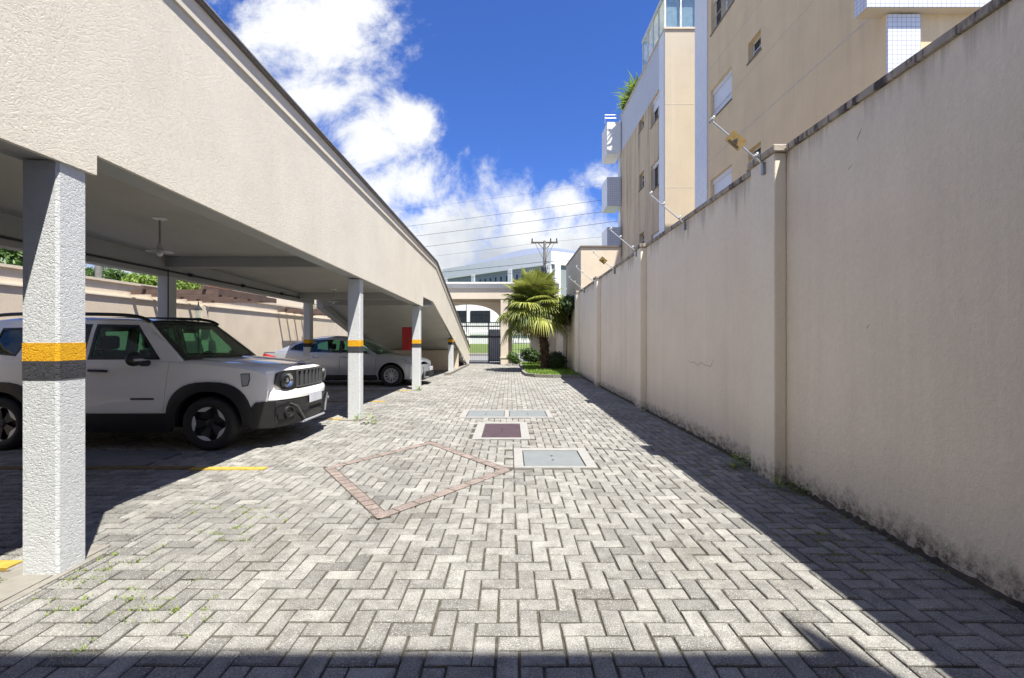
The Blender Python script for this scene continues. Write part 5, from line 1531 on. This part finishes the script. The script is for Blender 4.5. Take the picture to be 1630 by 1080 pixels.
    st.tube([cw + Vector((.17*math.sin(t)*.35, .17*math.cos(t), .17*math.sin(t)*.94)) for t in [2*math.pi*k/20 for k in range(21)]], .014, 6, cap=False)
    st.tube([cw, cw+Vector((.2, 0, -.08))], .04, 8); st.box(cw.x-.01, cw.x+.01, cw.y-.15, cw.y+.15, cw.z-.02, cw.z+.02)
    c.part(st, 'steering_wheel', M['seat'])
    c.part(MB().box(-1.70, -1.66, -.13, .13, 1.45, 1.52, bev=.01), 'rear_view_mirror', M['black'])
    return c
def seats(c, lst, z0, ztop_):
    for u, y in lst:
        s = MB(); s.box(-u-.25, -u+.28, y-.24, y+.24, z0-.12, z0, bev=.03)
        bk = [(-u-.20, y-.23, z0), (-u-.20, y+.23, z0), (-u-.32, y+.23, z0), (-u-.32, y-.23, z0)]
        bt = [(-u-.40, y-.20, ztop_-.14), (-u-.40, y+.20, ztop_-.14), (-u-.48, y+.20, ztop_-.14), (-u-.48, y-.20, ztop_-.14)]
        s.hexa(bk, bt); s.box(-u-.49, -u-.41, y-.13, y+.13, ztop_-.12, ztop_+.06, bev=.03)
        c.part(s, 'seat', M['seat'])

M['steelgrey'] = simple('dark_grey_trim', (.11, .112, .118), .4, .3)
suv = build_suv((-2.82, 6.60, 0))

def build_saloon(loc):
    c = Car('silver_saloon', loc, 'silver rounded saloon car with multi spoke wheels, parked farther down the carport', 'car')
    uf, ur, rw_ = .97, 3.70, .315; Lc = 4.80
    def wplan(u): return lerp_list([(0.0, .45), (.08, .60), (.25, .745), (.5, .825), (.9, .875), (2.2, .89), (3.7, .875), (4.3, .83), (4.65, .74), (4.80, .60)], u)
    def W(u, z):
        w = wplan(u)
        if z > .94: w -= .02 + (z-.94)*.42
        else: w -= .03*((z-.62)/.32)**2
        return w
    body = [(.10, .40), (.16, .24), (.45, .20)] + arch(uf, rw_, .375, .20) + [(1.40, .20), (3.30, .20)] + arch(ur, rw_, .375, .22) + [(4.3, .26), (4.72, .34), (4.80, .60), (4.78, .88), (4.70, .97)]
    topl = smooth_curve([(4.70, .97), (4.2, 1.0), (3.6, .985), (2.6, .955), (1.75, .925), (1.45, .905), (1.0, .85), (.55, .765), (.25, .69), (.12, .60), (.10, .40)], 3)
    body = body + topl[1:-1]
    seams = [((1.36, 1.2), (1.46, .1)), ((2.42, 1.2), (2.44, .1)), ((3.30, 1.2), (3.36, .1))]
    nr = lambda sg: (lambda u, v: (0, -sg, 0)); g_ = .004
    for sg in (-1, 1):
        fn = lambda u, v, sg=sg: c.T(u, sg*W(u, v), v)
        def piece(name, ca, cb):
            pl = body
            if ca: pl = clip(pl, (ca[0][0]+g_, ca[0][1]), (ca[1][0]+g_, ca[1][1]))
            if cb: pl = clip(pl, (cb[1][0]-g_, cb[1][1]), (cb[0][0]-g_, cb[0][1]))
            mb = MB(); sheet(mb, [tuple(p) for p in pl], [], fn, .06, .03, nr(sg)); return c.part(mb, name, M['silverpaint'])
        piece('front_wing', None, seams[0]); d1 = piece('front_door', seams[0], seams[1]); d2 = piece('rear_door', seams[1], seams[2]); piece('rear_wing', seams[2], None)
        for dd, u0 in ((d1, 2.20), (d2, 3.05)):
            c.part(MB().tube([c.T(u0, sg*(W(u0, .84)+.004), .84), c.T(u0+.03, sg*(W(u0, .84)+.03), .845), c.T(u0+.19, sg*(W(u0, .84)+.03), .85), c.T(u0+.22, sg*(W(u0, .84)+.004), .85)], .011, 6), 'handle', M['chrome'], dd)
        roofl = smooth_curve([(1.30, .885), (1.62, 1.06), (2.0, 1.24), (2.35, 1.345), (2.75, 1.385), (3.2, 1.365), (3.65, 1.275), (4.05, 1.12), (4.35, .985)], 4)
        gh_ = roofl + [(3.6, .97), (2.6, .945), (1.75, .91)]
        def inset(pts, d): return [(u, z-d) for u, z in pts]
        w1 = [(1.62, .96)] + [(u, z-.045) for u, z in roofl if 1.75 < u < 2.36] + [(2.38, 1.30), (2.38, .985)]
        w2 = [(2.46, .99), (2.46, 1.31)] + [(u, z-.045) for u, z in roofl if 2.5 < u < 3.3] + [(3.36, 1.00)]
        w3 = [(3.42, 1.01), (3.38, 1.28)] + [(u, z-.05) for u, z in roofl if 3.42 < u < 3.85] + [(3.90, 1.06)]
        mb = MB(); sheet(mb, gh_, [w1, w2, w3], fn, .1, .04, nr(sg)); c.part(mb, 'window_pillar', M['silverpaint'])
        for wq in (w1, w2, w3):
            mb = MB(); sheet(mb, wq, [], lambda u, v: c.T(u, sg*(W(u, v)-.006), v), .2); c.part(mb, 'side_window', M['sideglass'])
        mb = MB(); sheet(mb, [(2.365, .965), (2.475, .965), (2.475, 1.32), (2.365, 1.30)], [], lambda u, v: c.T(u, sg*(W(u, v)+.003), v), .1, .01, nr(sg)); c.part(mb, 'b_pillar', M['black'])
        c.part(MB().tube([c.T(u, sg*(W(u, z)+.003), z) for u, z in ((1.60, .945), (2.4, .975), (3.4, .995), (3.92, 1.045))], .008, 5), 'window_trim', M['black'])
        c.part(MB().tube([c.T(u, sg*(W(u, z+.0)-.0), z-.02) for u, z in roofl[3:-3]], .008, 5), 'roof_trim', M['chrome'])
        mb = MB(); sheet(mb, [(1.38, .33), (1.36, .20), (3.32, .20), (3.30, .33)], [], lambda u, v: c.T(u, sg*(W(u, v)+.010), v), .1, .02, nr(sg)); c.part(mb, 'sill_trim', M['black'])
        mb = MB(); sheet(mb, arch(uf, rw_, .42, .30)+arch(uf, rw_, .378, .30, rev=True), [], lambda u, v: c.T(u, sg*(W(u, v)+.010), v), .06, .02, nr(sg)); c.part(mb, 'arch_lip', M['silverpaint'])
        mb = MB(); sheet(mb, arch(ur, rw_, .42, .30)+arch(ur, rw_, .378, .30, rev=True), [], lambda u, v: c.T(u, sg*(W(u, v)+.010), v), .06, .02, nr(sg)); c.part(mb, 'arch_lip', M['silverpaint'])
        mm = MB(); mc = c.T(1.80, sg*1.0, .985)
        mm.grid(lambda a, b: mc + Vector((.07*math.sin(math.pi*a)**.8*math.cos(2*math.pi*b)+.02*a, sg*(-.10+.20*a), .07*math.sin(math.pi*a)**.6*math.sin(2*math.pi*b))), 10, 14)
        mm.tube([c.T(1.74, sg*.83, .93), c.T(1.78, sg*.94, .94)], [.035, .025], 8); c.part(mm, 'mirror', M['chrome'])
        hl = [(.14, .60), (.20, .64), (.42, .715), (.74, .775), (.62, .70), (.40, .62), (.22, .565)]
        mb = MB(); sheet(mb, hl, [], lambda u, v: c.T(u, sg*(W(u, v)+.004), v), .06); h_ = c.part(mb, 'headlight', M['chrome'])
        mb = MB(); sheet(mb, hl, [], lambda u, v: c.T(u, sg*(W(u, v)+.012), v), .06, .01, nr(sg)); c.part(mb, 'lens', M['lens'], h_)
        tl_ = [(4.30, .86), (4.42, .74), (4.76, .70), (4.79, .86), (4.70, .95)]
        mb = MB(); sheet(mb, tl_, [], lambda u, v: c.T(u, sg*(W(u, v)+.008), v), .06, .02, nr(sg)); c.part(mb, 'tail_light', M['redlens'])
        mb = MB(); sheet(mb, [(4.02, .66), (4.20, .66), (4.20, .80), (4.02, .80)], [[(4.026, .666), (4.194, .666), (4.194, .794), (4.026, .794)]], lambda u, v: c.T(u, sg*(W(u, v)+.001), v)); c.part(mb, 'fuel_flap', M['black'])
        wheel(c, uf, sg, rw_, .205, 'multi', .865); wheel(c, ur, sg, rw_, .205, 'multi', .86)
    def zedge(u): return lerp_list([(.10, .50), (.12, .60), (.25, .69), (.55, .765), (1.0, .85), (1.45, .905)], u)
    def nose(yn): return .20*abs(yn)**2.4
    def zmid(u): return lerp_list([(0, .60), (.05, .68), (.15, .74), (.4, .81), (.8, .88), (1.2, .93), (1.45, .955)], u)
    def hood(a, b):
        yn = -1+2*b; u = nose(yn) + (1.36-nose(yn)-.14*(1-yn*yn))*a; t = abs(yn)
        z = zmid(u)-.02*t*t if t < .75 else (zmid(u)-.011) + (zedge(u)-zmid(u)+.011)*((t-.75)/.25)**1.6
        return c.T(u, yn*W(max(u, .02+.16*t), .85), z)
    c.part(MB().grid(hood, 20, 32), 'bonnet', M['silverpaint'], angle=60)
    def nosef(a, b):
        yn = -1+2*b; z = .20+.42*a; u = nose(yn)*.95 - .03*math.sin(math.pi*a) + .05*(1-a)
        return c.T(u, yn*W(.02+.16*abs(yn), .6)*1.0, z)
    c.part(MB().grid(nosef, 10, 32), 'front_bumper', M['silverpaint'], angle=60)
    c.part(MB().box(-.08, .045, -.38, .38, .26, .40), 'grille', M['matte_black'])
    c.part(MB().box(.03, .05, -.22, .22, .42, .53), 'number_plate', M['plate'])
    def ws(a, b, p=0):
        yn = -1+2*b; z = .93+.44*a; u = 1.30 + 1.05*a - .16*(1-yn*yn)
        return c.T(u, yn*(W(1.5+.9*a, z)-.03), z + .03*(1-yn*yn) + .05*math.sin(math.pi*a))
    c.part(MB().grid(ws, 10, 20), 'windscreen', M['windscreen'], angle=60)
    def roof(a, b):
        yn = -1+2*b; u = 2.26+1.55*a; z = lerp_list(smooth_curve([(2.26, 1.335), (2.75, 1.385), (3.2, 1.365), (3.81, 1.235)], 4), u)
        return c.T(u, yn*W(u, z), z + .075*(1-abs(yn)**2.2))
    c.part(MB().grid(roof, 18, 20), 'roof', M['silverpaint'], angle=60)
    def rg(a, b):
        yn = -1+2*b; u = 3.81+.54*a; z = lerp_list([(3.81, 1.235), (4.05, 1.12), (4.35, .985)], u)
        return c.T(u, yn*W(u, z), z + .07*(1-yn*yn)*(1-.5*a))
    c.part(MB().grid(rg, 8, 16), 'rear_window', M['darkglass'], angle=60)
    def boot(a, b):
        yn = -1+2*b; u = 4.33+.45*a; z = lerp_list([(4.33, .99), (4.70, .985), (4.79, .90)], u)
        return c.T(u, yn*W(u, .95), z + .035*(1-yn*yn))
    c.part(MB().grid(boot, 6, 16), 'boot_lid', M['silverpaint'], angle=60)
    def tail(a, b):
        yn = -1+2*b; return c.T(4.79+.05*(1-yn*yn)-.04*(a > .9), yn*W(4.78, .3+.6*a), .28+.64*a)
    c.part(MB().grid(tail, 8, 16), 'rear_bumper', M['silverpaint'], angle=60)
    c.part(MB().box(-4.7, -.10, -.58, .58, .16, .55).box(-3.28, -1.42, -.80, .80, .17, .60).box(-4.6, -4.1, -.7, .7, .22, .9), 'underbody', M['matte_black'])
    for u0 in (uf, ur):
        for sg in (-1, 1):
            mb = MB(); k = 12
            arcp = [(u0+.372*math.cos(math.pi*t/k), rw_+.372*math.sin(math.pi*t/k)) for t in range(k+1)]
            for (ua, za), (ub, zb_) in zip(arcp[:-1], arcp[1:]):
                mb.add([c.T(ua, sg*.55, za), c.T(ub, sg*.55, zb_), c.T(ub, sg*.83, zb_), c.T(ua, sg*.83, za)], [(0, 1, 2, 3)])
            mb.add([c.T(ua, sg*.56, za) for ua, za in arcp], [tuple(range(len(arcp)))])
            c.part(mb, 'wheel_well', M['matte_black'])
    seats(c, [(2.35, .36), (2.35, -.36), (3.2, .36), (3.2, -.36)], .48, 1.16)
    c.part(MB().box(-1.85, -1.35, -.68, .68, .6, .90, bev=.03), 'dashboard', M['seat'])
    return c
saloon = build_saloon((-2.44, 14.28, 0))
